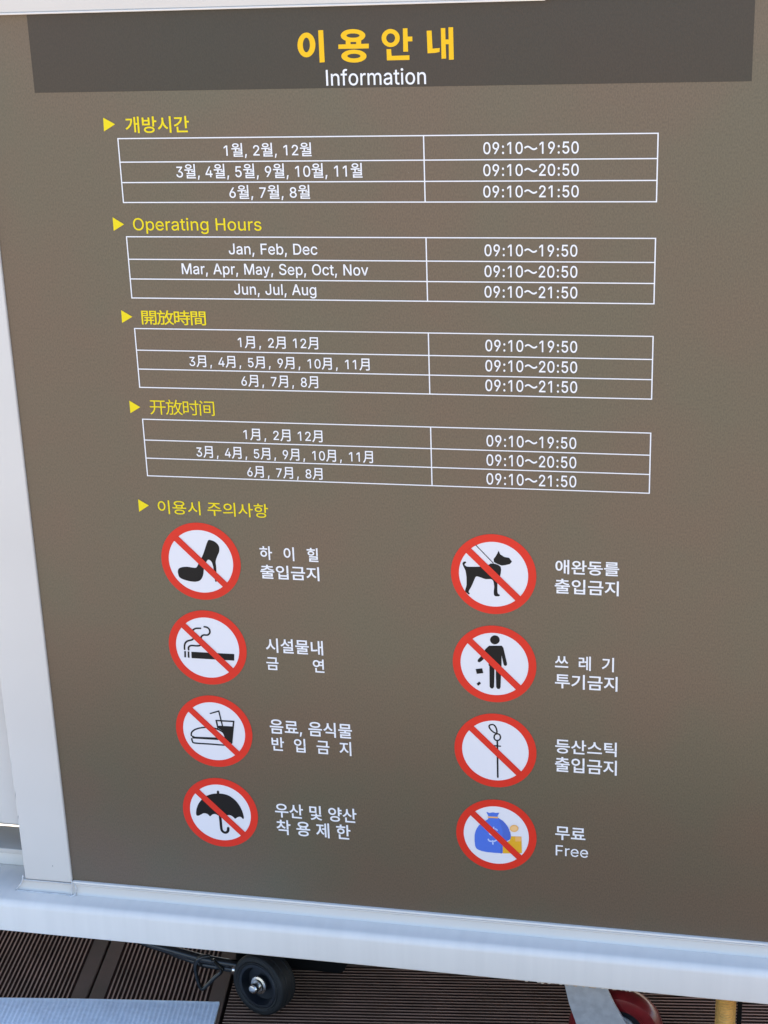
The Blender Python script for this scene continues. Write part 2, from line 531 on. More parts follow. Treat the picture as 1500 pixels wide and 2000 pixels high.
GLYPHS = {",":[188,[[[38,-119],[68,71],[137,71],[84,-119]]]],"0":[453,[[[227,-7],[191,-3],[158,7],[130,24],[105,48],[85,77],[69,113],[57,155],[50,202],[48,254],[50,306],[57,353],[69,395],[85,431],[106,461],[130,484],[159,502],[191,512],[227,516],[262,512],[295,502],[323,484],[348,461],[368,431],[384,395],[396,353],[403,306],[405,254],[403,202],[396,155],[384,113],[368,77],[348,48],[323,24],[295,7],[263,-3]],[[227,50],[250,52],[271,60],[290,74],[306,92],[320,116],[330,144],[338,176],[342,213],[344,254],[342,295],[338,332],[330,365],[320,393],[306,416],[290,435],[271,449],[250,457],[227,460],[203,457],[182,449],[163,435],[147,416],[134,393],[123,365],[115,332],[111,295],[109,254],[111,213],[115,176],[123,144],[134,116],[147,92],[163,74],[182,60],[203,52]]]],"1":[453,[[[276,509],[276,0],[212,0],[212,448],[209,448],[86,358],[86,427],[198,509]]]],"2":[453,[[[64,0],[64,47],[234,229],[282,282],[294,298],[303,312],[311,327],[316,341],[319,356],[320,371],[319,389],[315,405],[308,419],[298,431],[287,441],[273,449],[258,455],[241,458],[224,460],[205,458],[188,454],[172,447],[159,438],[148,427],[139,413],[132,398],[128,381],[127,362],[66,362],[68,391],[75,418],[86,442],[102,464],[121,482],[143,496],[168,507],[196,513],[225,516],[254,513],[281,507],[306,497],[328,482],[346,465],[361,445],[372,423],[379,398],[381,372],[380,354],[377,336],[371,318],[363,299],[351,280],[336,259],[267,180],[153,60],[153,57],[389,57],[389,0]]]],"3":[453,[[[218,-7],[188,-5],[159,1],[133,10],[108,22],[88,38],[70,57],[57,79],[48,104],[44,132],[109,132],[112,115],[118,100],[126,87],[137,76],[150,66],[165,59],[182,54],[200,51],[219,50],[239,51],[258,55],[275,61],[291,69],[304,80],[315,93],[323,108],[328,125],[329,145],[328,163],[323,180],[316,196],[306,211],[292,223],[275,234],[254,241],[229,246],[201,248],[157,248],[157,299],[288,448],[288,452],[70,452],[70,509],[372,509],[372,461],[211,278],[211,289],[247,290],[279,286],[308,276],[333,262],[354,244],[371,222],[383,198],[391,173],[393,145],[390,116],[383,90],[370,66],[354,45],[333,27],[309,12],[281,2],[251,-5]]]],"4":[453,[[[40,105],[40,158],[247,509],[311,509],[109,166],[109,163],[413,163],[413,105]],[[282,0],[282,121],[282,146],[282,318],[343,318],[343,0]]]],"5":[453,[[[221,-7],[192,-5],[165,1],[140,11],[118,25],[99,41],[83,60],[71,82],[63,105],[60,130],[122,130],[125,115],[130,102],[138,89],[148,78],[160,68],[173,60],[188,54],[204,51],[221,50],[241,51],[259,56],[276,64],[291,75],[304,89],[314,104],[322,122],[326,141],[328,162],[326,183],[321,203],[314,221],[303,237],[290,251],[275,262],[257,270],[238,275],[218,277],[201,276],[184,273],[167,268],[152,262],[139,255],[128,246],[67,253],[96,509],[366,509],[366,452],[151,452],[134,301],[136,301],[148,311],[162,318],[178,325],[194,330],[212,333],[229,334],[252,332],[274,328],[294,321],[313,311],[330,299],[345,285],[358,269],[370,251],[379,231],[386,210],[390,187],[391,163],[388,132],[381,102],[369,76],[352,52],[332,32],[309,15],[282,3],[253,-4]]]],"6":[453,[[[226,-7],[196,-4],[168,3],[142,15],[119,31],[100,51],[84,74],[73,101],[66,130],[64,162],[65,187],[71,212],[80,239],[93,268],[112,302],[137,340],[252,509],[322,509],[151,261],[145,261],[151,270],[157,279],[165,288],[174,295],[184,302],[196,307],[208,311],[221,313],[235,314],[265,312],[291,305],[316,295],[337,280],[355,262],[370,240],[380,215],[387,187],[389,157],[387,127],[379,98],[368,73],[352,50],[333,30],[310,14],[284,3],[257,-4]],[[226,48],[245,50],[263,55],[279,63],[293,73],[304,86],[314,101],[322,119],[326,137],[327,157],[326,178],[322,196],[314,213],[304,228],[293,241],[279,251],[263,259],[245,264],[226,265],[207,264],[190,259],[174,252],[160,241],[148,229],[138,214],[131,197],[126,179],[125,158],[126,138],[131,119],[138,102],[148,86],[160,73],[174,63],[190,55],[207,50]]]],"7":[453,[[[97,0],[323,448],[323,452],[62,452],[62,509],[391,509],[391,449],[165,0]]]],"8":[453,[[[226,-7],[193,-5],[163,1],[136,11],[111,25],[91,42],[74,62],[62,84],[54,109],[52,135],[53,156],[58,176],[65,195],[75,212],[87,228],[101,241],[117,252],[134,260],[153,265],[153,267],[129,276],[109,289],[93,308],[80,330],[73,354],[70,380],[73,405],[79,429],[90,450],[106,469],[124,485],[146,498],[170,508],[197,514],[226,516],[255,514],[282,508],[306,498],[328,485],[346,469],[361,450],[373,429],[379,405],[382,380],[379,354],[372,330],[359,308],[343,289],[323,276],[300,267],[300,265],[319,260],[335,252],[351,241],[365,228],[377,212],[387,195],[395,176],[399,156],[401,135],[398,109],[391,84],[378,62],[362,42],[341,25],[317,11],[289,1],[259,-5]],[[226,49],[248,50],[267,54],[285,60],[300,69],[313,79],[323,91],[331,106],[335,121],[337,139],[335,157],[330,173],[322,189],[312,202],[298,213],[283,223],[265,230],[247,234],[226,235],[206,234],[187,230],[169,223],[154,213],[140,202],[130,189],[122,173],[117,157],[115,139],[117,121],[121,106],[129,91],[139,79],[152,69],[167,60],[185,54],[205,50]],[[226,290],[244,291],[260,294],[274,300],[287,308],[298,318],[307,330],[314,344],[318,359],[319,376],[318,392],[314,407],[308,420],[299,432],[288,442],[275,449],[260,455],[244,459],[226,460],[208,459],[192,455],[177,449],[164,442],[153,432],[145,420],[138,407],[134,392],[133,376],[134,359],[138,344],[145,330],[154,318],[165,308],[178,300],[193,294],[209,291]]]],"9":[453,[[[226,516],[256,513],[285,506],[310,494],[333,478],[352,458],[368,434],[380,408],[387,378],[389,347],[387,322],[382,296],[373,270],[359,240],[340,207],[315,168],[200,0],[130,0],[301,248],[307,248],[302,238],[295,229],[287,221],[278,214],[268,207],[257,202],[245,198],[232,195],[218,195],[188,197],[161,203],[137,214],[116,229],[98,247],[83,269],[72,294],[66,321],[64,352],[66,382],[73,411],[85,436],[101,459],[120,479],[143,494],[168,506],[196,513]],[[226,460],[207,459],[190,454],[174,446],[160,435],[148,423],[138,407],[131,390],[127,372],[125,352],[127,331],[131,313],[138,295],[148,280],[160,268],[174,257],[190,250],[207,245],[226,243],[245,245],[263,249],[279,257],[293,267],[305,280],[314,295],[322,312],[326,330],[327,350],[326,371],[322,390],[314,407],[305,422],[293,435],[279,446],[263,454],[245,459]]]],":":[188,[[[95,-4],[83,-3],[73,1],[63,9],[55,18],[51,29],[50,41],[51,53],[55,64],[63,73],[73,81],[83,85],[95,87],[107,85],[118,81],[128,73],[135,64],[140,53],[141,41],[140,29],[135,18],[128,9],[118,1],[107,-3]],[[95,271],[83,272],[73,277],[63,284],[55,294],[51,304],[50,316],[51,328],[55,339],[63,349],[73,356],[83,360],[95,362],[107,360],[118,356],[128,349],[135,339],[140,328],[141,316],[140,304],[135,294],[128,284],[118,277],[107,272]]]],"A":[480,[[[16,0],[201,509],[276,509],[463,0],[395,0],[287,302],[264,372],[232,478],[245,478],[213,371],[191,302],[85,0]],[[110,142],[110,199],[370,199],[370,142]]]],"D":[502,[[[219,0],[96,0],[96,57],[215,57],[254,60],[288,68],[318,81],[343,99],[363,122],[379,149],[390,181],[397,216],[399,255],[397,294],[390,329],[379,361],[364,388],[344,410],[320,428],[291,441],[258,449],[221,452],[93,452],[93,509],[225,509],[273,505],[315,495],[353,478],[385,455],[412,426],[433,391],[449,351],[458,306],[462,255],[458,205],[449,159],[433,119],[411,83],[384,54],[351,31],[312,14],[268,3]],[[125,509],[125,0],[60,0],[60,509]]]],"F":[410,[[[60,0],[60,509],[369,509],[369,452],[125,452],[125,278],[346,278],[346,221],[125,221],[125,0]]]],"H":[517,[[[60,0],[60,509],[125,509],[125,289],[392,289],[392,509],[457,509],[457,0],[392,0],[392,232],[125,232],[125,0]]]],"I":[185,[[[60,0],[60,509],[125,509],[125,0]]]],"J":[396,[[[185,-7],[143,-2],[106,11],[75,33],[52,63],[38,100],[33,145],[33,173],[98,173],[98,145],[100,117],[108,93],[122,74],[139,61],[160,53],[185,50],[209,53],[230,61],[248,74],[261,93],[269,117],[272,145],[272,509],[336,509],[336,145],[332,100],[318,63],[294,33],[263,11],[227,-2]]]],"M":[628,[[[60,0],[60,509],[152,509],[314,112],[476,509],[568,509],[568,0],[506,0],[506,398],[345,0],[283,0],[122,398],[122,0]]]],"N":[523,[[[60,0],[60,509],[136,509],[343,183],[363,151],[388,107],[414,55],[405,54],[401,108],[399,157],[399,195],[399,509],[463,509],[463,0],[387,0],[202,290],[177,331],[148,381],[108,452],[119,454],[122,384],[124,328],[125,291],[125,0]]]],"O":[533,[[[267,-7],[225,-3],[186,7],[150,25],[119,49],[92,79],[70,115],[53,157],[44,203],[40,254],[44,305],[53,352],[70,393],[92,429],[119,459],[150,484],[186,501],[225,512],[267,516],[309,512],[348,501],[384,484],[415,459],[442,429],[464,393],[480,352],[490,305],[493,254],[490,203],[480,157],[464,115],[442,79],[415,49],[384,25],[348,7],[309,-3]],[[267,53],[296,55],[324,63],[349,76],[372,94],[392,116],[408,144],[420,176],[428,213],[430,254],[428,295],[420,332],[408,365],[392,392],[372,415],[349,433],[324,446],[296,453],[267,456],[237,453],[210,445],[184,433],[161,415],[142,392],[125,364],[113,332],[106,295],[103,254],[106,213],[113,176],[125,144],[142,117],[161,94],[184,76],[210,63],[237,55]]]],"S":[447,[[[224,-9],[188,-7],[156,-1],[128,9],[102,23],[81,40],[64,60],[51,83],[42,109],[38,137],[104,137],[108,118],[114,102],[123,88],[136,76],[150,66],[166,59],[185,53],[204,50],[224,49],[246,50],[267,54],[286,60],[303,69],[317,79],[329,92],[338,106],[344,122],[346,139],[344,154],[340,168],[332,179],[322,189],[310,197],[296,205],[245,222],[184,239],[145,253],[112,269],[86,289],[67,313],[56,341],[52,372],[54,400],[62,425],[75,448],[92,468],[113,484],[138,498],[165,508],[195,514],[227,516],[259,514],[289,508],[316,498],[340,484],[360,468],[377,449],[390,427],[398,403],[401,378],[337,378],[332,402],[320,421],[302,437],[280,449],[254,456],[225,459],[204,457],[185,454],[167,448],[152,440],[139,430],[129,418],[121,405],[117,391],[115,376],[117,359],[122,345],[131,334],[142,324],[155,315],[169,308],[212,293],[264,279],[312,264],[328,256],[344,248],[359,238],[372,226],[384,213],[395,198],[402,180],[407,161],[408,139],[406,112],[399,87],[386,64],[370,43],[349,25],[323,11],[294,0],[261,-7]]]],"a":[389,[[[160,-9],[137,-7],[115,-3],[94,5],[76,15],[60,29],[48,45],[38,63],[32,84],[30,108],[32,128],[36,146],[43,161],[53,174],[64,184],[78,193],[92,200],[108,206],[125,211],[178,220],[234,227],[247,229],[257,231],[265,235],[271,240],[274,246],[276,255],[276,257],[275,272],[272,285],[267,297],[260,307],[251,315],[240,322],[227,327],[212,330],[196,331],[178,330],[163,327],[149,322],[137,316],[127,309],[118,301],[110,292],[104,283],[100,274],[41,291],[51,313],[64,331],[79,346],[95,358],[114,368],[133,375],[153,380],[173,383],[194,384],[239,379],[255,375],[271,369],[286,360],[300,350],[312,336],[322,320],[330,301],[335,278],[337,251],[337,0],[277,0],[277,52],[272,52],[252,25],[242,16],[229,8],[215,1],[199,-4],[181,-7]],[[170,45],[192,47],[211,51],[228,59],[242,68],[254,80],[263,93],[270,108],[274,122],[276,138],[276,190],[259,182],[231,176],[200,171],[175,168],[134,159],[122,153],[112,147],[103,139],[97,130],[93,118],[92,105],[93,93],[96,82],[102,72],[109,64],[119,57],[130,52],[142,48],[156,46]]]],"b":[424,[[[229,-8],[208,-7],[189,-3],[172,4],[159,12],[147,21],[138,31],[118,59],[112,59],[112,0],[53,0],[53,509],[114,509],[114,319],[118,319],[137,346],[147,355],[158,364],[171,373],[188,379],[207,383],[229,384],[259,382],[287,374],[313,361],[335,342],[354,320],[370,293],[381,261],[388,227],[390,189],[388,151],[381,116],[370,84],[355,57],[336,34],[313,16],[288,3],[260,-6]],[[220,47],[242,49],[262,55],[279,66],[294,80],[306,97],[316,117],[323,139],[327,163],[328,189],[327,215],[323,239],[316,261],[307,281],[295,298],[280,311],[262,322],[243,328],[220,330],[198,328],[178,322],[161,312],[147,299],[134,282],[125,263],[118,241],[114,216],[113,189],[114,162],[118,138],[125,115],[135,95],[147,78],[162,65],[179,55],[198,49]]]],"c":[396,[[[207,-8],[174,-5],[144,3],[117,16],[93,35],[72,58],[56,85],[44,116],[37,150],[34,187],[37,225],[44,260],[56,291],[72,318],[93,341],[117,360],[144,374],[174,382],[207,384],[226,384],[243,381],[260,377],[276,371],[291,364],[305,356],[318,346],[330,335],[340,322],[349,308],[356,293],[362,277],[303,262],[290,289],[270,311],[242,325],[207,330],[184,328],[163,321],[145,310],[130,296],[118,278],[108,258],[102,236],[98,212],[96,187],[98,163],[102,139],[108,117],[118,97],[130,80],[145,66],[163,55],[184,49],[207,46],[243,52],[271,66],[292,89],[304,117],[363,102],[357,86],[350,70],[341,56],[331,43],[319,32],[306,21],[292,12],[277,5],[261,-1],[244,-5],[226,-7]]]],"e":[404,[[[212,-8],[177,-5],[145,3],[117,16],[92,35],[72,58],[56,85],[44,116],[37,150],[34,187],[36,224],[44,258],[55,290],[71,317],[91,340],[115,359],[142,373],[172,382],[205,384],[226,383],[246,380],[266,374],[285,366],[303,355],[319,341],[334,324],[347,305],[357,282],[365,256],[370,227],[371,194],[371,169],[75,169],[75,221],[338,221],[310,202],[308,226],[304,248],[298,269],[288,286],[277,301],[263,314],[246,323],[227,328],[205,330],[183,328],[164,323],[146,313],[131,301],[119,286],[109,270],[102,251],[97,231],[96,211],[96,178],[98,151],[102,127],[110,106],[121,88],[135,73],[151,61],[169,53],[190,48],[212,46],[227,47],[241,49],[254,53],[265,58],[276,65],[285,73],[294,82],[300,93],[306,105],[365,91],[358,72],[348,55],[335,39],[320,26],[302,14],[283,4],[261,-3],[237,-7]]]],"f":[254,[[[228,379],[228,327],[6,327],[6,379]],[[81,0],[81,432],[82,452],[87,470],[96,486],[107,499],[120,510],[135,519],[152,525],[169,529],[187,530],[222,527],[243,521],[227,468],[215,472],[195,474],[178,472],[164,468],[154,460],[147,449],[143,435],[142,419],[142,0]]]],"g":[425,[[[207,-151],[180,-149],[156,-146],[134,-140],[114,-132],[97,-122],[82,-110],[70,-97],[59,-84],[51,-69],[101,-41],[122,-66],[131,-74],[142,-82],[154,-88],[169,-93],[187,-96],[207,-97],[236,-95],[261,-87],[282,-75],[298,-58],[308,-34],[311,-6],[311,68],[306,68],[287,41],[277,32],[266,23],[252,16],[236,10],[217,6],[195,5],[165,7],[138,14],[113,27],[90,43],[71,65],[55,90],[43,120],[36,154],[34,191],[36,229],[43,263],[55,293],[71,320],[90,342],[112,361],[138,374],[166,382],[196,384],[218,383],[237,379],[253,373],[267,365],[279,356],[288,346],[308,319],[313,319],[313,379],[372,379],[372,-9],[370,-40],[363,-67],[350,-90],[334,-109],[314,-124],[291,-136],[265,-144],[237,-149]],[[205,59],[227,61],[246,66],[264,75],[278,87],[290,103],[300,121],[307,142],[311,166],[312,193],[311,219],[307,242],[300,264],[291,283],[279,299],[264,312],[247,322],[227,328],[205,330],[182,328],[163,322],[145,312],[130,298],[118,282],[109,262],[102,241],[98,218],[96,193],[98,167],[102,144],[109,123],[118,104],[131,88],[145,76],[163,66],[183,61]]]],"i":[167,[[[53,0],[53,379],[114,379],[114,0]],[[84,443],[73,444],[63,448],[54,455],[47,463],[43,472],[41,483],[43,494],[47,504],[54,512],[63,518],[73,522],[84,524],[95,522],[105,518],[114,512],[121,504],[125,494],[126,483],[125,472],[121,463],[114,455],[105,448],[95,444]]]],"l":[167,[[[53,0],[53,509],[114,509],[114,0]]]],"m":[610,[[[53,0],[53,379],[112,379],[112,295],[108,295],[114,314],[122,331],[132,346],[144,358],[158,368],[172,376],[187,382],[203,385],[219,386],[245,383],[268,375],[287,361],[303,342],[314,320],[321,295],[312,295],[318,312],[326,329],[337,343],[350,356],[364,366],[381,375],[398,381],[417,385],[437,386],[458,385],[478,380],[497,372],[514,361],[529,346],[541,328],[550,307],[555,283],[557,255],[557,0],[496,0],[496,254],[493,279],[485,298],[473,313],[456,323],[438,329],[419,330],[402,329],[387,326],[374,320],[363,312],[353,302],[345,290],[340,277],[336,263],[335,247],[335,0],[274,0],[274,260],[272,280],[265,297],[253,311],[238,322],[220,328],[199,330],[185,329],[171,326],[158,320],[145,312],[135,302],[126,289],[119,274],[115,257],[114,238],[114,0]]]],"n":[410,[[[114,227],[114,0],[53,0],[53,379],[112,379],[112,287],[102,287],[116,319],[132,344],[152,362],[175,374],[200,382],[227,384],[252,383],[275,377],[295,369],[313,356],[328,340],[341,321],[350,298],[355,271],[357,240],[357,0],[296,0],[296,235],[293,263],[286,286],[273,304],[256,318],[235,326],[210,329],[192,328],[176,324],[161,317],[147,308],[136,297],[126,283],[119,266],[115,248]]]],"o":[415,[[[207,-8],[174,-5],[144,3],[117,16],[93,35],[72,58],[56,85],[44,116],[37,150],[34,187],[37,225],[44,260],[56,291],[72,318],[93,341],[117,360],[144,374],[174,382],[207,384],[241,382],[271,374],[299,360],[323,341],[343,318],[359,291],[371,260],[379,225],[381,187],[379,150],[371,116],[359,85],[343,58],[323,35],[299,16],[271,3],[241,-5]],[[207,46],[231,49],[252,55],[270,66],[285,80],[298,97],[307,117],[314,139],[318,163],[319,187],[318,212],[314,236],[307,258],[298,278],[285,296],[270,310],[252,321],[231,328],[207,330],[184,328],[163,321],[145,310],[130,296],[118,278],[108,258],[102,236],[98,212],[96,187],[98,163],[102,139],[108,117],[118,97],[130,80],[145,66],[163,55],[184,49]]]],"p":[424,[[[53,-143],[53,379],[112,379],[112,319],[118,319],[137,346],[147,355],[158,364],[171,373],[188,379],[207,383],[229,384],[259,382],[287,374],[313,361],[335,342],[354,320],[370,293],[381,261],[388,227],[390,189],[388,151],[381,116],[370,84],[355,57],[336,34],[313,16],[288,3],[260,-6],[229,-8],[208,-7],[189,-3],[173,4],[159,12],[147,21],[138,31],[118,59],[114,59],[114,-143]],[[220,47],[242,49],[262,55],[279,66],[294,80],[306,97],[316,117],[323,139],[327,163],[328,189],[327,215],[323,239],[316,261],[307,281],[295,298],[280,311],[262,322],[243,328],[220,330],[198,328],[178,322],[161,312],[147,299],[134,282],[125,263],[118,241],[114,216],[113,189],[114,162],[118,138],[125,115],[135,95],[147,78],[162,65],[179,55],[198,49]]]],"r":[259,[[[53,0],[53,379],[112,379],[112,321],[115,321],[124,339],[137,354],[152,367],[171,377],[191,383],[213,385],[229,384],[243,384],[243,322],[230,324],[207,326],[190,324],[174,321],[159,315],[146,306],[135,296],[126,284],[119,269],[115,254],[114,237],[114,0]]]],"s":[365,[[[182,-8],[157,-7],[133,-3],[112,3],[93,12],[76,24],[62,38],[50,54],[41,73],[36,94],[94,107],[101,87],[111,72],[124,60],[141,52],[160,47],[181,45],[206,47],[227,53],[244,62],[258,74],[265,88],[268,103],[266,115],[262,126],[254,136],[243,144],[229,150],[212,155],[149,170],[118,180],[92,192],[72,208],[58,227],[50,249],[47,274],[49,295],[55,314],[65,332],[79,347],[95,360],[115,370],[137,378],[161,383],[187,384],[212,383],[234,379],[254,372],[271,363],[286,352],[299,339],[309,324],[318,308],[324,290],[268,277],[262,291],[254,304],[243,316],[228,325],[210,331],[187,333],[166,331],[147,326],[131,317],[119,305],[111,292],[109,277],[110,264],[115,253],[124,243],[136,235],[152,229],[172,223],[229,209],[261,200],[287,187],[306,171],[320,153],[328,131],[331,107],[329,85],[323,65],[312,47],[298,31],[281,18],[260,6],[236,-2],[210,-7]]]],"t":[227,[[[204,379],[204,327],[6,327],[6,379]],[[65,471],[126,471],[126,98],[127,83],[130,70],[136,61],[144,55],[156,51],[170,50],[185,51],[202,54],[213,2],[192,-3],[168,-4],[138,-1],[113,7],[92,21],[77,41],[68,64],[65,93]]]],"u":[410,[[[182,-5],[158,-3],[135,2],[115,11],[97,23],[82,39],[69,59],[60,82],[54,109],[53,139],[53,379],[114,379],[114,144],[116,117],[124,94],[137,75],[154,61],[175,53],[200,50],[218,51],[234,55],[249,62],[263,71],[274,83],[283,97],[290,113],[295,132],[296,153],[296,379],[357,379],[357,0],[298,0],[298,92],[307,92],[294,60],[277,35],[257,17],[234,5],[209,-3]]]],"v":[389,[[[163,0],[17,379],[84,379],[165,155],[187,87],[206,21],[184,21],[203,87],[224,155],[305,379],[371,379],[226,0]]]],"y":[389,[[[47,-139],[61,-86],[71,-87],[83,-89],[94,-90],[104,-89],[113,-86],[122,-81],[130,-74],[138,-64],[145,-51],[151,-36],[163,-1],[17,379],[84,379],[165,155],[187,87],[206,21],[184,21],[202,87],[224,155],[305,379],[371,379],[204,-58],[196,-77],[187,-93],[177,-107],[165,-119],[153,-128],[139,-136],[125,-141],[109,-144],[91,-145],[65,-143]]]]}
TEXT_LINES = [
  ["Information",0.2522,0.3656,0.13429,0.15107,"w",0.5,"subtitle_lettering",0],
  ["개방시간",0.01055,0.08795,0.08444,0.1032,"y",1.0,"heading_lettering",0],
  ["Operating Hours",0.00945,0.16705,-0.02806,-0.01391,"y",0.45,"heading_lettering",0],
  ["開放時間",0.01004,0.0912,-0.14208,-0.12407,"y",0.6,"heading_lettering",0],
  ["开放时间",0.01078,0.09378,-0.25493,-0.23553,"y",-0.1,"heading_lettering",0],
  ["이용시 주의사항",0.01002,0.15405,-0.38517,-0.36663,"y",0.4,"heading_lettering",0],
  ["1월, 2월, 12월",0.12743,0.23146,0.05667,0.07214,"w",0.75,"month_lettering",0],
  ["3월, 4월, 5월, 9월, 10월, 11월",0.06806,0.28982,0.03226,0.0488,"w",0.75,"month_lettering",0],
  ["6월, 7월, 8월",0.13076,0.22718,0.00857,0.0245,"w",0.75,"month_lettering",0],
  ["Jan, Feb, Dec",0.12544,0.23279,-0.056,-0.04351,"w",0.75,"month_lettering",0],
  ["Mar, Apr, May, Sep, Oct, Nov",0.06575,0.29246,-0.07991,-0.06732,"w",0.75,"month_lettering",0],
  ["Jun, Jul, Aug",0.12879,0.2291,-0.10382,-0.09123,"w",0.75,"month_lettering",0],
  ["1月, 2月 12月",0.12929,0.22826,-0.16929,-0.15427,"w",0.75,"month_lettering",0],
  ["3月, 4月, 5月, 9月, 10月, 11月",0.06636,0.28979,-0.19383,-0.17899,"w",0.75,"month_lettering",0],
  ["6月, 7月, 8月",0.13035,0.22594,-0.21702,-0.202,"w",0.75,"month_lettering",0],
  ["1月, 2月 12月",0.12861,0.22808,-0.28474,-0.26962,"w",0.75,"month_lettering",0],
  ["3月, 4月, 5月, 9月, 10月, 11月",0.06645,0.2897,-0.30911,-0.29372,"w",0.75,"month_lettering",0],
  ["6月, 7月, 8月",0.13026,0.2258,-0.33268,-0.31755,"w",0.75,"month_lettering",0],
  ["09:10~19:50",0.42847,0.53432,0.05766,0.07034,"w",0.9,"hours_lettering",0],
  ["09:10~20:50",0.42818,0.53452,0.03358,0.04621,"w",0.9,"hours_lettering",0],
  ["09:10~21:50",0.42789,0.53471,0.00984,0.02253,"w",0.9,"hours_lettering",0],
  ["09:10~19:50",0.4285,0.53371,-0.05646,-0.04345,"w",0.9,"hours_lettering",0],
  ["09:10~20:50",0.42821,0.5339,-0.08044,-0.06748,"w",0.9,"hours_lettering",0],
  ["09:10~21:50",0.42793,0.53409,-0.10416,-0.09115,"w",0.9,"hours_lettering",0],
  ["09:10~19:50",0.42814,0.53442,-0.16742,-0.15411,"w",0.9,"hours_lettering",0],
  ["09:10~20:50",0.42786,0.53461,-0.1915,-0.17819,"w",0.9,"hours_lettering",0],
  ["09:10~21:50",0.42758,0.5348,-0.21529,-0.20174,"w",0.9,"hours_lettering",0],
  ["09:10~19:50",0.42814,0.53426,-0.28319,-0.26955,"w",0.9,"hours_lettering",0],
  ["09:10~20:50",0.42786,0.53445,-0.30716,-0.2934,"w",0.9,"hours_lettering",0],
  ["09:10~21:50",0.42759,0.53463,-0.33088,-0.31701,"w",0.9,"hours_lettering",0],
  ["하 이 힐",0.13956,0.21526,-0.44139,-0.42259,"w",1.15,"caption_lettering",1],
  ["출입금지",0.139,0.21535,-0.46694,-0.44791,"w",1.15,"caption_lettering",0],
  ["시설물내",0.13967,0.21533,-0.56918,-0.54889,"w",1.15,"caption_lettering",0],
  ["금 연",0.13917,0.21575,-0.59373,-0.57487,"w",1.15,"caption_lettering",1],
  ["음료, 음식물",0.1382,0.24845,-0.68579,-0.66428,"w",1.15,"caption_lettering",0],
  ["반 입 금 지",0.13931,0.24637,-0.71101,-0.69053,"w",1.15,"caption_lettering",1],
  ["우산 및 양산",0.13798,0.24943,-0.81076,-0.78898,"w",1.15,"caption_lettering",1],
  ["착 용 제 한",0.1386,0.24026,-0.83699,-0.81431,"w",1.15,"caption_lettering",1],
  ["애완동를",0.51026,0.58666,-0.44223,-0.42367,"w",1.15,"caption_lettering",0],
  ["출입금지",0.50954,0.58659,-0.46799,-0.44846,"w",1.15,"caption_lettering",0],
  ["쓰 레 기",0.51018,0.58243,-0.56927,-0.54986,"w",1.15,"caption_lettering",1],
  ["투기금지",0.51026,0.58721,-0.59532,-0.57526,"w",1.15,"caption_lettering",0],
  ["등산스틱",0.51087,0.58768,-0.68603,-0.66585,"w",1.15,"caption_lettering",0],
  ["출입금지",0.51063,0.58823,-0.71235,-0.69111,"w",1.15,"caption_lettering",0],
  ["무료",0.51128,0.54997,-0.81133,-0.79159,"w",1.15,"caption_lettering",0],
  ["Free",0.51196,0.55356,-0.83467,-0.81948,"w",0.3,"caption_lettering",0]]
TRIANGLES = [[[-0.0158,0.1024],[-0.0162,0.0868],[-0.0018,0.0948]],[[-0.0153,-0.0128],[-0.0154,-0.0289],[-0.0017,-0.0211]],[[-0.0152,-0.1246],[-0.0153,-0.1404],[-0.0015,-0.1326]],[[-0.0152,-0.238],[-0.0152,-0.2541],[-0.0017,-0.246]],[[-0.0153,-0.3669],[-0.0155,-0.3838],[-0.0018,-0.3747]]]
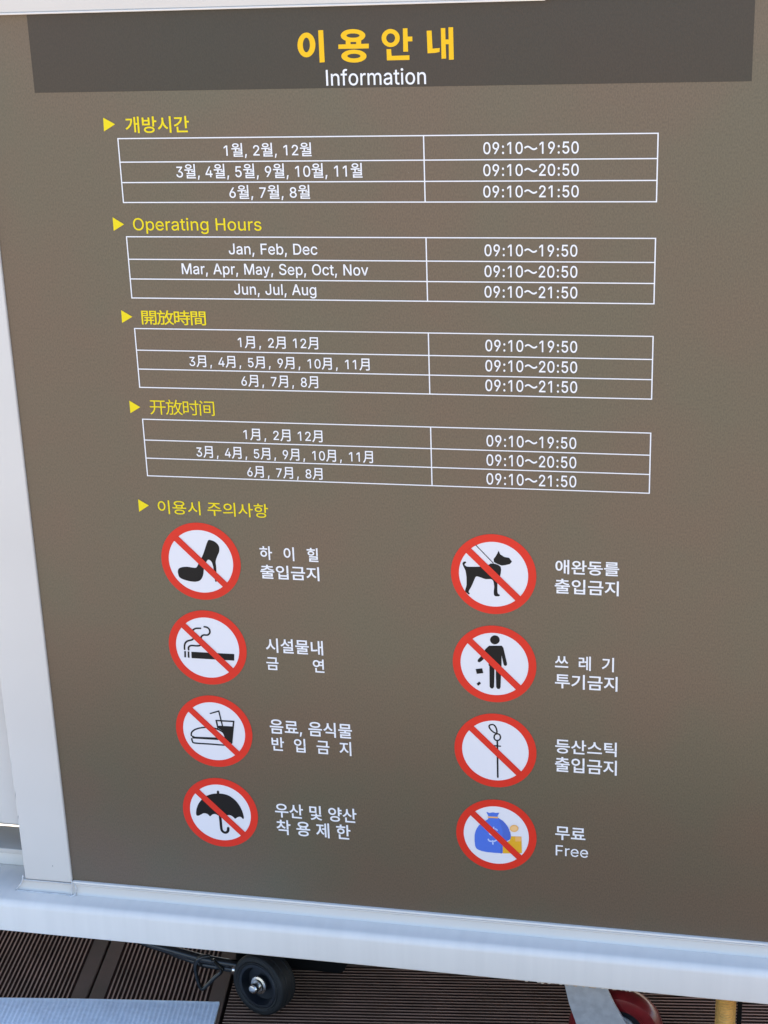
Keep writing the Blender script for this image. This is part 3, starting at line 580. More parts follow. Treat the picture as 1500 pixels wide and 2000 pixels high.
TITLE = [[[[0.2417,0.1783],[0.2415,0.1762],[0.241,0.1742],[0.2403,0.1723],[0.2394,0.1705],[0.2382,0.169],[0.2369,0.1676],[0.2355,0.1666],[0.234,0.1658],[0.2324,0.1654],[0.2308,0.1652],[0.2292,0.1654],[0.2276,0.1659],[0.2262,0.1668],[0.2248,0.1679],[0.2237,0.1693],[0.2227,0.1709],[0.222,0.1727],[0.2214,0.1746],[0.2212,0.1766],[0.2211,0.1787],[0.2214,0.1808],[0.2219,0.1828],[0.2226,0.1847],[0.2235,0.1864],[0.2247,0.188],[0.226,0.1893],[0.2274,0.1903],[0.2289,0.1911],[0.2305,0.1915],[0.2321,0.1917],[0.2337,0.1915],[0.2352,0.191],[0.2367,0.1901],[0.238,0.189],[0.2392,0.1877],[0.2401,0.1861],[0.2409,0.1843],[0.2414,0.1824],[0.2417,0.1803]],[[0.2354,0.1784],[0.2353,0.1772],[0.2351,0.176],[0.2348,0.1748],[0.2344,0.1738],[0.2339,0.1729],[0.2334,0.1721],[0.2328,0.1714],[0.2322,0.171],[0.2316,0.1707],[0.231,0.1706],[0.2303,0.1707],[0.2297,0.171],[0.2292,0.1715],[0.2287,0.1722],[0.2282,0.173],[0.2279,0.1739],[0.2276,0.175],[0.2274,0.1761],[0.2273,0.1773],[0.2273,0.1786],[0.2274,0.1798],[0.2276,0.181],[0.228,0.1821],[0.2283,0.1832],[0.2288,0.1841],[0.2293,0.1849],[0.2299,0.1855],[0.2305,0.186],[0.2311,0.1862],[0.2318,0.1863],[0.2324,0.1862],[0.233,0.1859],[0.2336,0.1854],[0.2341,0.1848],[0.2345,0.184],[0.2349,0.183],[0.2352,0.182],[0.2353,0.1808],[0.2354,0.1796]]],[[[0.2456,0.1938],[0.2513,0.1939],[0.2515,0.1596],[0.2457,0.1593]]],[[[0.2989,0.187],[0.2987,0.186],[0.2981,0.185],[0.2972,0.184],[0.2961,0.1831],[0.2946,0.1823],[0.2929,0.1816],[0.2911,0.1811],[0.289,0.1808],[0.2869,0.1805],[0.2847,0.1805],[0.2825,0.1806],[0.2804,0.1809],[0.2784,0.1814],[0.2766,0.182],[0.2749,0.1827],[0.2735,0.1836],[0.2724,0.1845],[0.2716,0.1855],[0.2712,0.1866],[0.271,0.1876],[0.2713,0.1887],[0.2718,0.1897],[0.2727,0.1907],[0.2739,0.1916],[0.2753,0.1924],[0.277,0.1931],[0.2789,0.1936],[0.2809,0.1939],[0.2831,0.1941],[0.2853,0.1942],[0.2874,0.194],[0.2895,0.1937],[0.2915,0.1933],[0.2934,0.1927],[0.295,0.192],[0.2964,0.1911],[0.2975,0.1902],[0.2983,0.1892],[0.2988,0.1881]],[[0.2924,0.1872],[0.2923,0.1868],[0.292,0.1865],[0.2916,0.1862],[0.2909,0.1859],[0.2902,0.1856],[0.2893,0.1854],[0.2883,0.1852],[0.2872,0.1851],[0.2861,0.1851],[0.2849,0.1851],[0.2837,0.1851],[0.2826,0.1852],[0.2815,0.1854],[0.2805,0.1856],[0.2797,0.1859],[0.2789,0.1861],[0.2783,0.1865],[0.2779,0.1868],[0.2776,0.1872],[0.2775,0.1875],[0.2776,0.1879],[0.2779,0.1882],[0.2784,0.1885],[0.279,0.1888],[0.2798,0.1891],[0.2807,0.1893],[0.2817,0.1895],[0.2828,0.1896],[0.2839,0.1896],[0.2851,0.1896],[0.2862,0.1896],[0.2874,0.1895],[0.2884,0.1893],[0.2894,0.1891],[0.2903,0.1888],[0.291,0.1886],[0.2916,0.1882],[0.2921,0.1879],[0.2923,0.1875]]],[[[0.2765,0.1825],[0.2819,0.1811],[0.2818,0.178],[0.2763,0.1781]]],[[[0.2882,0.1809],[0.294,0.1825],[0.2938,0.1778],[0.2881,0.1779]]],[[[0.2679,0.1782],[0.3025,0.1784],[0.3023,0.1734],[0.2678,0.1735]]],[[[0.2994,0.1652],[0.2992,0.1641],[0.2986,0.1631],[0.2977,0.1621],[0.2965,0.1612],[0.295,0.1604],[0.2933,0.1597],[0.2914,0.1592],[0.2893,0.1588],[0.2871,0.1586],[0.2848,0.1586],[0.2826,0.1587],[0.2804,0.159],[0.2783,0.1594],[0.2764,0.1601],[0.2748,0.1608],[0.2733,0.1616],[0.2722,0.1626],[0.2714,0.1636],[0.2709,0.1647],[0.2708,0.1657],[0.271,0.1668],[0.2716,0.1679],[0.2725,0.1688],[0.2737,0.1697],[0.2752,0.1705],[0.2769,0.1712],[0.2789,0.1717],[0.2809,0.1721],[0.2831,0.1723],[0.2854,0.1724],[0.2876,0.1722],[0.2898,0.1719],[0.2918,0.1715],[0.2937,0.1709],[0.2954,0.1701],[0.2968,0.1693],[0.298,0.1684],[0.2988,0.1673],[0.2993,0.1663]],[[0.2925,0.1654],[0.2924,0.165],[0.2921,0.1646],[0.2917,0.1643],[0.291,0.164],[0.2903,0.1637],[0.2894,0.1634],[0.2884,0.1633],[0.2873,0.1631],[0.2862,0.1631],[0.285,0.163],[0.2839,0.1631],[0.2827,0.1632],[0.2817,0.1634],[0.2807,0.1636],[0.2798,0.1639],[0.2791,0.1642],[0.2785,0.1645],[0.278,0.1649],[0.2778,0.1653],[0.2777,0.1657],[0.2778,0.1661],[0.2781,0.1664],[0.2786,0.1668],[0.2792,0.1671],[0.2799,0.1674],[0.2808,0.1676],[0.2818,0.1678],[0.2829,0.1679],[0.2841,0.168],[0.2852,0.168],[0.2864,0.168],[0.2875,0.1679],[0.2886,0.1677],[0.2895,0.1675],[0.2904,0.1672],[0.2911,0.1669],[0.2917,0.1665],[0.2922,0.1662],[0.2924,0.1658]]],[[[0.3374,0.1836],[0.3373,0.1822],[0.3369,0.1807],[0.3362,0.1793],[0.3353,0.1781],[0.3343,0.177],[0.333,0.176],[0.3316,0.1753],[0.3301,0.1747],[0.3286,0.1744],[0.327,0.1743],[0.3254,0.1745],[0.3238,0.1748],[0.3224,0.1755],[0.321,0.1763],[0.3198,0.1773],[0.3188,0.1784],[0.318,0.1797],[0.3175,0.1811],[0.3172,0.1826],[0.3171,0.1841],[0.3173,0.1856],[0.3177,0.187],[0.3183,0.1884],[0.3192,0.1896],[0.3203,0.1907],[0.3215,0.1917],[0.3229,0.1924],[0.3244,0.193],[0.326,0.1933],[0.3276,0.1934],[0.3292,0.1932],[0.3307,0.1928],[0.3322,0.1922],[0.3335,0.1914],[0.3347,0.1904],[0.3357,0.1893],[0.3365,0.188],[0.337,0.1866],[0.3374,0.1851]],[[0.3322,0.1837],[0.3321,0.1829],[0.3319,0.1821],[0.3316,0.1814],[0.3312,0.1807],[0.3307,0.1801],[0.3301,0.1796],[0.3294,0.1792],[0.3287,0.179],[0.3279,0.1788],[0.3271,0.1787],[0.3263,0.1788],[0.3256,0.179],[0.3249,0.1793],[0.3242,0.1798],[0.3237,0.1803],[0.3232,0.1809],[0.3228,0.1816],[0.3225,0.1823],[0.3223,0.1831],[0.3223,0.1839],[0.3224,0.1847],[0.3226,0.1854],[0.3229,0.1862],[0.3234,0.1868],[0.3239,0.1874],[0.3245,0.1879],[0.3252,0.1883],[0.3259,0.1886],[0.3267,0.1888],[0.3274,0.1888],[0.3282,0.1887],[0.329,0.1885],[0.3297,0.1882],[0.3303,0.1878],[0.3309,0.1873],[0.3314,0.1867],[0.3318,0.186],[0.332,0.1852],[0.3322,0.1845]]],[[[0.3412,0.1937],[0.3463,0.1937],[0.3463,0.1849],[0.3515,0.1849],[0.3515,0.1799],[0.3463,0.1799],[0.3464,0.1691],[0.341,0.1691]]],[[[0.3222,0.1721],[0.3273,0.1722],[0.3277,0.1649],[0.3477,0.1652],[0.3477,0.1603],[0.3223,0.1602]]],[[[0.3676,0.1906],[0.3731,0.1907],[0.3737,0.1717],[0.3817,0.1722],[0.3814,0.1681],[0.3761,0.1671],[0.3681,0.1669]]],[[[0.3834,0.193],[0.3883,0.193],[0.3883,0.181],[0.3918,0.181],[0.3918,0.1937],[0.3969,0.1937],[0.3971,0.1597],[0.3917,0.1596],[0.3918,0.176],[0.3884,0.1761],[0.3886,0.161],[0.3835,0.1608]]]]
PICTURES = {
  "shoe": [["p","k",[[0.0747,-0.4177],[0.0769,-0.418],[0.0796,-0.4188],[0.082,-0.42],[0.0839,-0.4216],[0.0855,-0.4234],[0.0866,-0.4255],[0.087,-0.4277],[0.087,-0.43],[0.0867,-0.4324],[0.0859,-0.4347],[0.0847,-0.4369],[0.0836,-0.4392],[0.0826,-0.4416],[0.0816,-0.444],[0.0809,-0.4465],[0.0808,-0.4491],[0.081,-0.4518],[0.0811,-0.4547],[0.081,-0.4581],[0.0809,-0.4617],[0.0808,-0.465],[0.0808,-0.4678],[0.0809,-0.4704],[0.0808,-0.4724],[0.0806,-0.4736],[0.0801,-0.4742],[0.0797,-0.4745],[0.0792,-0.4747],[0.0786,-0.4745],[0.0782,-0.4733],[0.078,-0.4706],[0.078,-0.467],[0.0779,-0.463],[0.0776,-0.4588],[0.0772,-0.4544],[0.0766,-0.4508],[0.0759,-0.4484],[0.0751,-0.4469],[0.0742,-0.4458],[0.0731,-0.445],[0.0719,-0.4446],[0.0707,-0.4449],[0.0695,-0.4462],[0.0682,-0.4481],[0.0671,-0.4502],[0.0662,-0.4525],[0.0653,-0.4549],[0.0646,-0.4575],[0.064,-0.4603],[0.0636,-0.4632],[0.063,-0.4658],[0.0621,-0.4682],[0.061,-0.4704],[0.0597,-0.4722],[0.0582,-0.4736],[0.0565,-0.4746],[0.0544,-0.4753],[0.052,-0.4758],[0.0492,-0.4759],[0.0464,-0.4757],[0.0434,-0.4753],[0.0403,-0.4747],[0.0375,-0.4739],[0.0351,-0.4731],[0.0329,-0.4721],[0.0313,-0.4709],[0.0304,-0.4696],[0.0299,-0.468],[0.0297,-0.4664],[0.0294,-0.4647],[0.0294,-0.4629],[0.0297,-0.4613],[0.0303,-0.4598],[0.0313,-0.4585],[0.033,-0.4574],[0.0355,-0.4566],[0.0386,-0.456],[0.0419,-0.4557],[0.0457,-0.456],[0.0497,-0.4565],[0.0529,-0.4567],[0.0545,-0.4562],[0.0553,-0.4553],[0.0561,-0.4542],[0.0568,-0.453],[0.0574,-0.4515],[0.0584,-0.4496],[0.0599,-0.4472],[0.0617,-0.4443],[0.0634,-0.4412],[0.0649,-0.4379],[0.0664,-0.4343],[0.0678,-0.4308],[0.0691,-0.4272],[0.0705,-0.4237],[0.0717,-0.4209],[0.0726,-0.4191],[0.0734,-0.4181]]]],
  "cig": [["p","k",[[0.0387,-0.5746],[0.0968,-0.5743],[0.0961,-0.5837],[0.0384,-0.5837]]],["p","k",[[0.0291,-0.5742],[0.0314,-0.5742],[0.0309,-0.5831],[0.0286,-0.583]]],["p","k",[[0.0338,-0.5743],[0.0361,-0.5744],[0.0356,-0.5834],[0.0333,-0.5833]]],["s","k",[[0.0298,-0.5716],[0.0299,-0.5701],[0.03,-0.5681],[0.0303,-0.5659],[0.0308,-0.564],[0.0315,-0.5626],[0.0324,-0.5614],[0.0336,-0.5604],[0.0348,-0.5595],[0.0363,-0.5589],[0.038,-0.5584],[0.0397,-0.558],[0.0411,-0.5574],[0.0421,-0.5566],[0.043,-0.5557],[0.0437,-0.5547],[0.044,-0.5537],[0.0439,-0.5524],[0.0433,-0.5511],[0.0427,-0.5497],[0.0424,-0.5484],[0.0423,-0.5473],[0.0424,-0.5462],[0.0427,-0.5451],[0.0431,-0.5442],[0.0437,-0.5433],[0.0445,-0.5425],[0.0456,-0.5418],[0.0468,-0.5412],[0.0485,-0.5408],[0.0506,-0.5406],[0.0526,-0.5405],[0.0539,-0.5404]],0.00185,0],["s","k",[[0.0353,-0.5719],[0.0353,-0.5711],[0.0353,-0.5701],[0.0354,-0.5689],[0.0358,-0.568],[0.0363,-0.5672],[0.0371,-0.5666],[0.0381,-0.566],[0.0394,-0.5656],[0.0412,-0.5655],[0.0434,-0.5656],[0.0456,-0.5657],[0.0476,-0.5656],[0.0491,-0.5654],[0.0505,-0.5651],[0.0517,-0.5646],[0.0526,-0.5638],[0.0531,-0.5625],[0.0533,-0.5607],[0.0534,-0.5589],[0.0535,-0.5573],[0.0535,-0.556],[0.0535,-0.5548],[0.0535,-0.5537],[0.0538,-0.5527],[0.0544,-0.5517],[0.0552,-0.5509],[0.0562,-0.5502],[0.0573,-0.5497],[0.0585,-0.5495],[0.0599,-0.5496],[0.0614,-0.5496],[0.0626,-0.5494],[0.0636,-0.5488],[0.0646,-0.548],[0.0653,-0.547],[0.0659,-0.546],[0.0661,-0.5449],[0.0661,-0.5437],[0.0659,-0.5424],[0.0656,-0.5414],[0.0651,-0.5405],[0.0644,-0.5397],[0.0636,-0.5391],[0.0628,-0.5386],[0.0618,-0.5383],[0.0607,-0.5381],[0.0597,-0.538],[0.059,-0.538]],0.00185,0]],
  "food": [["p","k",[[0.0672,-0.6796],[0.0886,-0.6793],[0.0848,-0.7024],[0.0816,-0.7042],[0.0735,-0.7021],[0.076,-0.6953],[0.0725,-0.6867],[0.0675,-0.6835]]],["s","k",[[0.0292,-0.697],[0.0292,-0.6962],[0.0293,-0.695],[0.0295,-0.6937],[0.03,-0.6925],[0.0308,-0.6912],[0.032,-0.69],[0.0334,-0.6888],[0.0351,-0.6876],[0.0372,-0.6867],[0.0396,-0.6857],[0.0422,-0.6849],[0.0447,-0.6843],[0.0473,-0.6838],[0.0499,-0.6834],[0.0526,-0.6831],[0.0552,-0.6831],[0.0578,-0.6832],[0.0604,-0.6835],[0.063,-0.6839],[0.0654,-0.6846],[0.0677,-0.6854],[0.0698,-0.6864],[0.0718,-0.6876],[0.0734,-0.6888],[0.0745,-0.6904],[0.0753,-0.6923],[0.0758,-0.6941],[0.0762,-0.6953]],0.00168,0],["p","k",[[0.0289,-0.6961],[0.0343,-0.6984],[0.0686,-0.6972],[0.076,-0.6957],[0.075,-0.7011],[0.0663,-0.7009],[0.031,-0.7013]]],["s","k",[[0.0295,-0.7016],[0.0295,-0.7024],[0.0296,-0.7036],[0.0298,-0.7048],[0.0302,-0.7058],[0.0304,-0.7065],[0.0306,-0.7071],[0.0314,-0.7075],[0.0336,-0.7078],[0.0377,-0.7079],[0.0433,-0.7079],[0.0495,-0.7078],[0.0554,-0.7077],[0.0615,-0.7078],[0.0678,-0.7079],[0.0737,-0.7079],[0.0783,-0.7076],[0.0812,-0.7067],[0.0829,-0.7055],[0.0839,-0.7043],[0.0847,-0.7035]],0.00168,0],["s","k",[[0.067,-0.6831],[0.0655,-0.6722],[0.0894,-0.6718],[0.0846,-0.7031]],0.00166,0],["s","k",[[0.0581,-0.6624],[0.07,-0.658],[0.0736,-0.68]],0.00145,0]],
  "umbrella": [["s","k",[[0.0603,-0.7789],[0.0599,-0.7844]],0.00275,0],["p","k",[[0.0269,-0.8171],[0.0268,-0.8146],[0.0272,-0.8113],[0.028,-0.8078],[0.0293,-0.8042],[0.031,-0.8004],[0.0331,-0.797],[0.0355,-0.7938],[0.0382,-0.7908],[0.0411,-0.7882],[0.0442,-0.7862],[0.0475,-0.7846],[0.051,-0.7833],[0.0547,-0.7823],[0.0587,-0.7817],[0.0627,-0.7814],[0.0665,-0.7815],[0.0704,-0.7821],[0.0741,-0.7832],[0.0776,-0.785],[0.081,-0.7875],[0.084,-0.7904],[0.0866,-0.7937],[0.0888,-0.7974],[0.0906,-0.8012],[0.0921,-0.8055],[0.0932,-0.81],[0.0938,-0.8136],[0.0938,-0.8159],[0.0933,-0.8173],[0.0927,-0.8178],[0.0919,-0.8173],[0.0909,-0.8159],[0.0897,-0.8149],[0.0884,-0.8147],[0.0869,-0.815],[0.0855,-0.8155],[0.0841,-0.8165],[0.0827,-0.8177],[0.0815,-0.8184],[0.0807,-0.818],[0.08,-0.817],[0.0792,-0.816],[0.0779,-0.8151],[0.0765,-0.8142],[0.0751,-0.8136],[0.0737,-0.8134],[0.0723,-0.8135],[0.0709,-0.814],[0.0694,-0.8152],[0.0679,-0.8168],[0.0664,-0.8178],[0.065,-0.8179],[0.0636,-0.8175],[0.0622,-0.817],[0.0609,-0.8166],[0.0595,-0.8161],[0.0581,-0.8155],[0.0568,-0.8148],[0.0554,-0.814],[0.054,-0.8136],[0.0526,-0.8136],[0.0511,-0.814],[0.0497,-0.8147],[0.0485,-0.8158],[0.0474,-0.8171],[0.0463,-0.8177],[0.0454,-0.8171],[0.0445,-0.8158],[0.0434,-0.8147],[0.0418,-0.8141],[0.0399,-0.8136],[0.0382,-0.8136],[0.0366,-0.8141],[0.0352,-0.8151],[0.0338,-0.816],[0.0323,-0.8169],[0.0308,-0.8178],[0.0296,-0.8183],[0.0284,-0.8184],[0.0274,-0.8182]]],["s","k",[[0.0605,-0.8153],[0.0605,-0.8172],[0.0606,-0.8199],[0.0607,-0.8229],[0.0608,-0.8257],[0.0608,-0.8285],[0.0608,-0.8313],[0.0609,-0.834],[0.0611,-0.8361],[0.0614,-0.8377],[0.0619,-0.8387],[0.0625,-0.8395],[0.0631,-0.8401],[0.064,-0.8406],[0.0649,-0.841],[0.066,-0.8411],[0.0669,-0.841],[0.0678,-0.8406],[0.0687,-0.84],[0.0694,-0.8392],[0.07,-0.8383],[0.0704,-0.8372],[0.0706,-0.8358],[0.0707,-0.8345],[0.0708,-0.8336]],0.00298,0]],
  "dog": [["p","k",[[0.3968,-0.4345],[0.397,-0.4336],[0.3975,-0.4327],[0.3981,-0.4322],[0.3989,-0.4318],[0.3998,-0.4316],[0.4006,-0.4317],[0.401,-0.4321],[0.4013,-0.4328],[0.4012,-0.4334],[0.4008,-0.4338],[0.4,-0.4342],[0.3995,-0.4346],[0.3994,-0.4353],[0.3994,-0.436],[0.3998,-0.4367],[0.4005,-0.4373],[0.4015,-0.4379],[0.403,-0.4382],[0.4054,-0.4383],[0.4084,-0.4382],[0.4114,-0.438],[0.4143,-0.4378],[0.4171,-0.4376],[0.4199,-0.4372],[0.4225,-0.4367],[0.4251,-0.4361],[0.4274,-0.4354],[0.4294,-0.4343],[0.4311,-0.433],[0.4333,-0.4325],[0.4369,-0.4329],[0.4409,-0.4342],[0.4437,-0.4364],[0.4443,-0.4403],[0.4437,-0.4451],[0.4429,-0.449],[0.442,-0.4509],[0.4409,-0.4519],[0.44,-0.4537],[0.4396,-0.4569],[0.4395,-0.4609],[0.4394,-0.4645],[0.4394,-0.4674],[0.4395,-0.4699],[0.4399,-0.4717],[0.4406,-0.4727],[0.4416,-0.473],[0.4422,-0.4734],[0.4424,-0.4741],[0.4422,-0.4748],[0.4415,-0.4753],[0.44,-0.4756],[0.4379,-0.4757],[0.4363,-0.4754],[0.4355,-0.4744],[0.4351,-0.473],[0.435,-0.4711],[0.4351,-0.4686],[0.4354,-0.4657],[0.4356,-0.4629],[0.4354,-0.4603],[0.435,-0.4577],[0.4345,-0.4557],[0.4337,-0.4544],[0.4328,-0.4537],[0.4315,-0.4532],[0.4295,-0.4532],[0.4271,-0.4535],[0.4247,-0.4535],[0.4224,-0.4529],[0.4201,-0.452],[0.418,-0.4513],[0.4162,-0.4508],[0.4146,-0.4505],[0.4133,-0.4508],[0.4122,-0.4523],[0.4114,-0.4544],[0.4105,-0.4566],[0.4096,-0.4588],[0.4087,-0.4612],[0.4077,-0.4634],[0.4067,-0.4655],[0.4056,-0.4674],[0.4047,-0.469],[0.4042,-0.4702],[0.4039,-0.471],[0.4039,-0.4718],[0.4042,-0.4725],[0.4047,-0.473],[0.405,-0.4735],[0.405,-0.4741],[0.4047,-0.4747],[0.4041,-0.4749],[0.4031,-0.4744],[0.4018,-0.4734],[0.4008,-0.4725],[0.4001,-0.4718],[0.3996,-0.471],[0.3995,-0.4698],[0.3999,-0.468],[0.4007,-0.4656],[0.4013,-0.4628],[0.4015,-0.4594],[0.4015,-0.4555],[0.4015,-0.452],[0.4012,-0.4492],[0.4009,-0.4468],[0.4006,-0.4448],[0.4003,-0.4434],[0.3999,-0.4425],[0.3996,-0.4416],[0.3991,-0.4406],[0.3986,-0.4397],[0.3981,-0.4386],[0.3976,-0.4373],[0.3971,-0.4358]]],["p","k",[[0.4414,-0.4157],[0.4435,-0.4204],[0.4485,-0.4234],[0.4543,-0.4243],[0.4559,-0.4269],[0.4576,-0.429],[0.4551,-0.4323],[0.4501,-0.4338],[0.445,-0.4348],[0.44,-0.433],[0.4355,-0.4306],[0.4352,-0.4266],[0.4376,-0.4233],[0.4398,-0.4193]]],["s","k",[[0.4139,-0.4098],[0.4347,-0.432]],0.00084,0]],
  "litter": [["p","k",[[0.4417,-0.5339],[0.4415,-0.5353],[0.4411,-0.5366],[0.4403,-0.5378],[0.4394,-0.5388],[0.4383,-0.5396],[0.437,-0.5401],[0.4357,-0.5404],[0.4343,-0.5403],[0.4331,-0.5399],[0.4319,-0.5392],[0.431,-0.5383],[0.4303,-0.5372],[0.4299,-0.5359],[0.4297,-0.5346],[0.4299,-0.5332],[0.4304,-0.5319],[0.4311,-0.5307],[0.432,-0.5297],[0.4332,-0.5289],[0.4344,-0.5284],[0.4358,-0.5281],[0.4371,-0.5282],[0.4384,-0.5286],[0.4395,-0.5292],[0.4404,-0.5302],[0.4411,-0.5313],[0.4415,-0.5325]]],["p","k",[[0.4283,-0.5427],[0.4442,-0.5417],[0.4462,-0.5444],[0.4505,-0.565],[0.4504,-0.568],[0.4482,-0.5692],[0.4465,-0.5677],[0.4439,-0.5551],[0.4437,-0.5714],[0.4276,-0.5701],[0.427,-0.5537],[0.4235,-0.5588],[0.4183,-0.5647],[0.4157,-0.5662],[0.4136,-0.565],[0.4142,-0.5624],[0.4204,-0.5549],[0.4236,-0.5476]]],["p","k",[[0.4285,-0.5692],[0.435,-0.5697],[0.4341,-0.5986],[0.4327,-0.6011],[0.4301,-0.6013],[0.4285,-0.5989]]],["p","k",[[0.4364,-0.57],[0.4432,-0.5707],[0.4423,-0.5986],[0.4409,-0.6013],[0.4382,-0.6013],[0.4368,-0.599]]],["p","k",[[0.4111,-0.5757],[0.4194,-0.5741],[0.4207,-0.5806],[0.4125,-0.5822]]],["p","k",[[0.412,-0.5959],[0.4153,-0.5926],[0.4177,-0.5949],[0.414,-0.5986]]]],
  "stick": [["s","k",[[0.4366,-0.6635],[0.4358,-0.6636],[0.4347,-0.6633],[0.4335,-0.6629],[0.4324,-0.6622],[0.4314,-0.6614],[0.4303,-0.6604],[0.4294,-0.6593],[0.4286,-0.6583],[0.428,-0.6573],[0.4275,-0.6563],[0.4272,-0.6553],[0.4271,-0.6545],[0.4273,-0.6538],[0.4277,-0.6532],[0.4283,-0.6526],[0.429,-0.6522],[0.4299,-0.652],[0.4309,-0.6518],[0.4319,-0.6517],[0.4328,-0.652],[0.4336,-0.6525],[0.4344,-0.6533],[0.435,-0.6542],[0.4356,-0.6552],[0.4361,-0.6563],[0.4365,-0.6576],[0.4368,-0.6588],[0.4369,-0.66],[0.4371,-0.661],[0.4371,-0.6621],[0.437,-0.663]],0.00157,1],["s","k",[[0.4416,-0.6689],[0.4415,-0.6699],[0.4412,-0.6708],[0.4408,-0.6718],[0.4403,-0.6725],[0.4397,-0.6731],[0.439,-0.6735],[0.4383,-0.6737],[0.4375,-0.6739],[0.4367,-0.6739],[0.4359,-0.6737],[0.4352,-0.6734],[0.4346,-0.6729],[0.4341,-0.6723],[0.4337,-0.6714],[0.4334,-0.6704],[0.4334,-0.6695],[0.4335,-0.6686],[0.4337,-0.6676],[0.4341,-0.6667],[0.4346,-0.6659],[0.4352,-0.6653],[0.436,-0.6649],[0.4368,-0.6645],[0.4376,-0.6644],[0.4383,-0.6644],[0.4391,-0.6646],[0.4398,-0.665],[0.4404,-0.6655],[0.4408,-0.6662],[0.4412,-0.6671],[0.4415,-0.668]],0.00157,1],["s","k",[[0.4375,-0.6739],[0.4376,-0.7264]],0.00175,0],["s","k",[[0.4336,-0.6816],[0.4414,-0.6817]],0.0014,0]],
  "money": [["p","g",[[0.4526,-0.8118],[0.4677,-0.8109],[0.4682,-0.8354],[0.4614,-0.8369],[0.4432,-0.8382],[0.4429,-0.8274],[0.453,-0.8173]]],["p","o",[[0.4594,-0.8118],[0.4677,-0.8109],[0.4679,-0.8179],[0.4597,-0.8191]]],["p","b",[[0.4223,-0.7785],[0.4239,-0.7789],[0.4262,-0.7798],[0.4285,-0.7791],[0.4307,-0.7784],[0.4327,-0.7787],[0.4348,-0.779],[0.4373,-0.7784],[0.439,-0.7781],[0.4386,-0.7796],[0.4376,-0.7818],[0.4367,-0.7836],[0.4368,-0.7855],[0.4398,-0.7874],[0.4436,-0.7897],[0.4468,-0.7932],[0.4497,-0.7973],[0.4518,-0.8021],[0.4532,-0.8067],[0.4539,-0.8102],[0.4539,-0.8131],[0.4534,-0.8154],[0.4522,-0.8173],[0.4497,-0.8187],[0.4469,-0.8203],[0.4448,-0.8222],[0.4433,-0.8253],[0.4431,-0.8313],[0.443,-0.837],[0.4426,-0.8383],[0.44,-0.8383],[0.4315,-0.8385],[0.422,-0.8383],[0.4158,-0.8374],[0.4113,-0.8358],[0.4085,-0.8341],[0.407,-0.8307],[0.4063,-0.8228],[0.4065,-0.8143],[0.4076,-0.8086],[0.4095,-0.8039],[0.4121,-0.7996],[0.4154,-0.7957],[0.4202,-0.7921],[0.4244,-0.7888],[0.4251,-0.786],[0.4244,-0.7834],[0.4231,-0.7805]]],["p","B",[[0.4386,-0.7892],[0.4404,-0.7883],[0.4436,-0.7902],[0.4466,-0.7934],[0.4495,-0.7977],[0.4516,-0.8023],[0.453,-0.8067],[0.4536,-0.8102],[0.4535,-0.8131],[0.4529,-0.8155],[0.4517,-0.8174],[0.4494,-0.8188],[0.4469,-0.8203],[0.4446,-0.8223],[0.4429,-0.8253],[0.4427,-0.8312],[0.4427,-0.8366],[0.4409,-0.8392],[0.4396,-0.8379],[0.4407,-0.829],[0.4423,-0.8182],[0.4431,-0.8108],[0.4431,-0.8039],[0.4406,-0.7956]]],["p","o",[[0.4239,-0.7848],[0.4374,-0.7844],[0.4375,-0.7866],[0.424,-0.787]]],["s","l",[[0.4244,-0.8188],[0.4246,-0.8193],[0.4249,-0.8201],[0.4254,-0.8208],[0.4261,-0.8213],[0.4273,-0.8215],[0.4287,-0.8216],[0.4302,-0.8215],[0.4315,-0.8213],[0.4327,-0.8208],[0.4339,-0.82],[0.4349,-0.8193],[0.4357,-0.8188]],0.00162,0],["s","l",[[0.4301,-0.8204],[0.4304,-0.8254]],0.00162,0],["s","l",[[0.4263,-0.8065],[0.4263,-0.8074],[0.4262,-0.8087],[0.4263,-0.81],[0.4268,-0.8111],[0.428,-0.8117],[0.4297,-0.8121],[0.4315,-0.8125],[0.433,-0.813],[0.4342,-0.8137],[0.4352,-0.8144],[0.436,-0.8152],[0.4366,-0.8157]],0.00161,0],["s","l",[[0.4317,-0.7999],[0.4317,-0.8039]],0.00143,0],["s","l",[[0.434,-0.8023],[0.4363,-0.8041]],0.00143,0],["p","o",[[0.4637,-0.7991],[0.4636,-0.8003],[0.4632,-0.8014],[0.4625,-0.8025],[0.4616,-0.8034],[0.4606,-0.8041],[0.4594,-0.8046],[0.4582,-0.8048],[0.457,-0.8048],[0.4558,-0.8045],[0.4548,-0.804],[0.4539,-0.8032],[0.4532,-0.8023],[0.4528,-0.8012],[0.4527,-0.8],[0.4529,-0.7989],[0.4533,-0.7977],[0.4539,-0.7967],[0.4548,-0.7958],[0.4559,-0.795],[0.457,-0.7945],[0.4582,-0.7943],[0.4595,-0.7943],[0.4606,-0.7946],[0.4617,-0.7951],[0.4625,-0.7959],[0.4632,-0.7968],[0.4636,-0.7979]]],["p","O",[[0.4623,-0.7992],[0.4622,-0.8],[0.4619,-0.8008],[0.4614,-0.8015],[0.4607,-0.8022],[0.46,-0.8027],[0.4591,-0.803],[0.4582,-0.8032],[0.4573,-0.8032],[0.4564,-0.803],[0.4557,-0.8026],[0.455,-0.8021],[0.4545,-0.8015],[0.4542,-0.8007],[0.4541,-0.7999],[0.4542,-0.7991],[0.4545,-0.7983],[0.455,-0.7976],[0.4557,-0.7969],[0.4565,-0.7964],[0.4573,-0.7961],[0.4582,-0.7959],[0.4591,-0.7959],[0.46,-0.7961],[0.4608,-0.7965],[0.4614,-0.797],[0.4619,-0.7977],[0.4622,-0.7984]]]]}
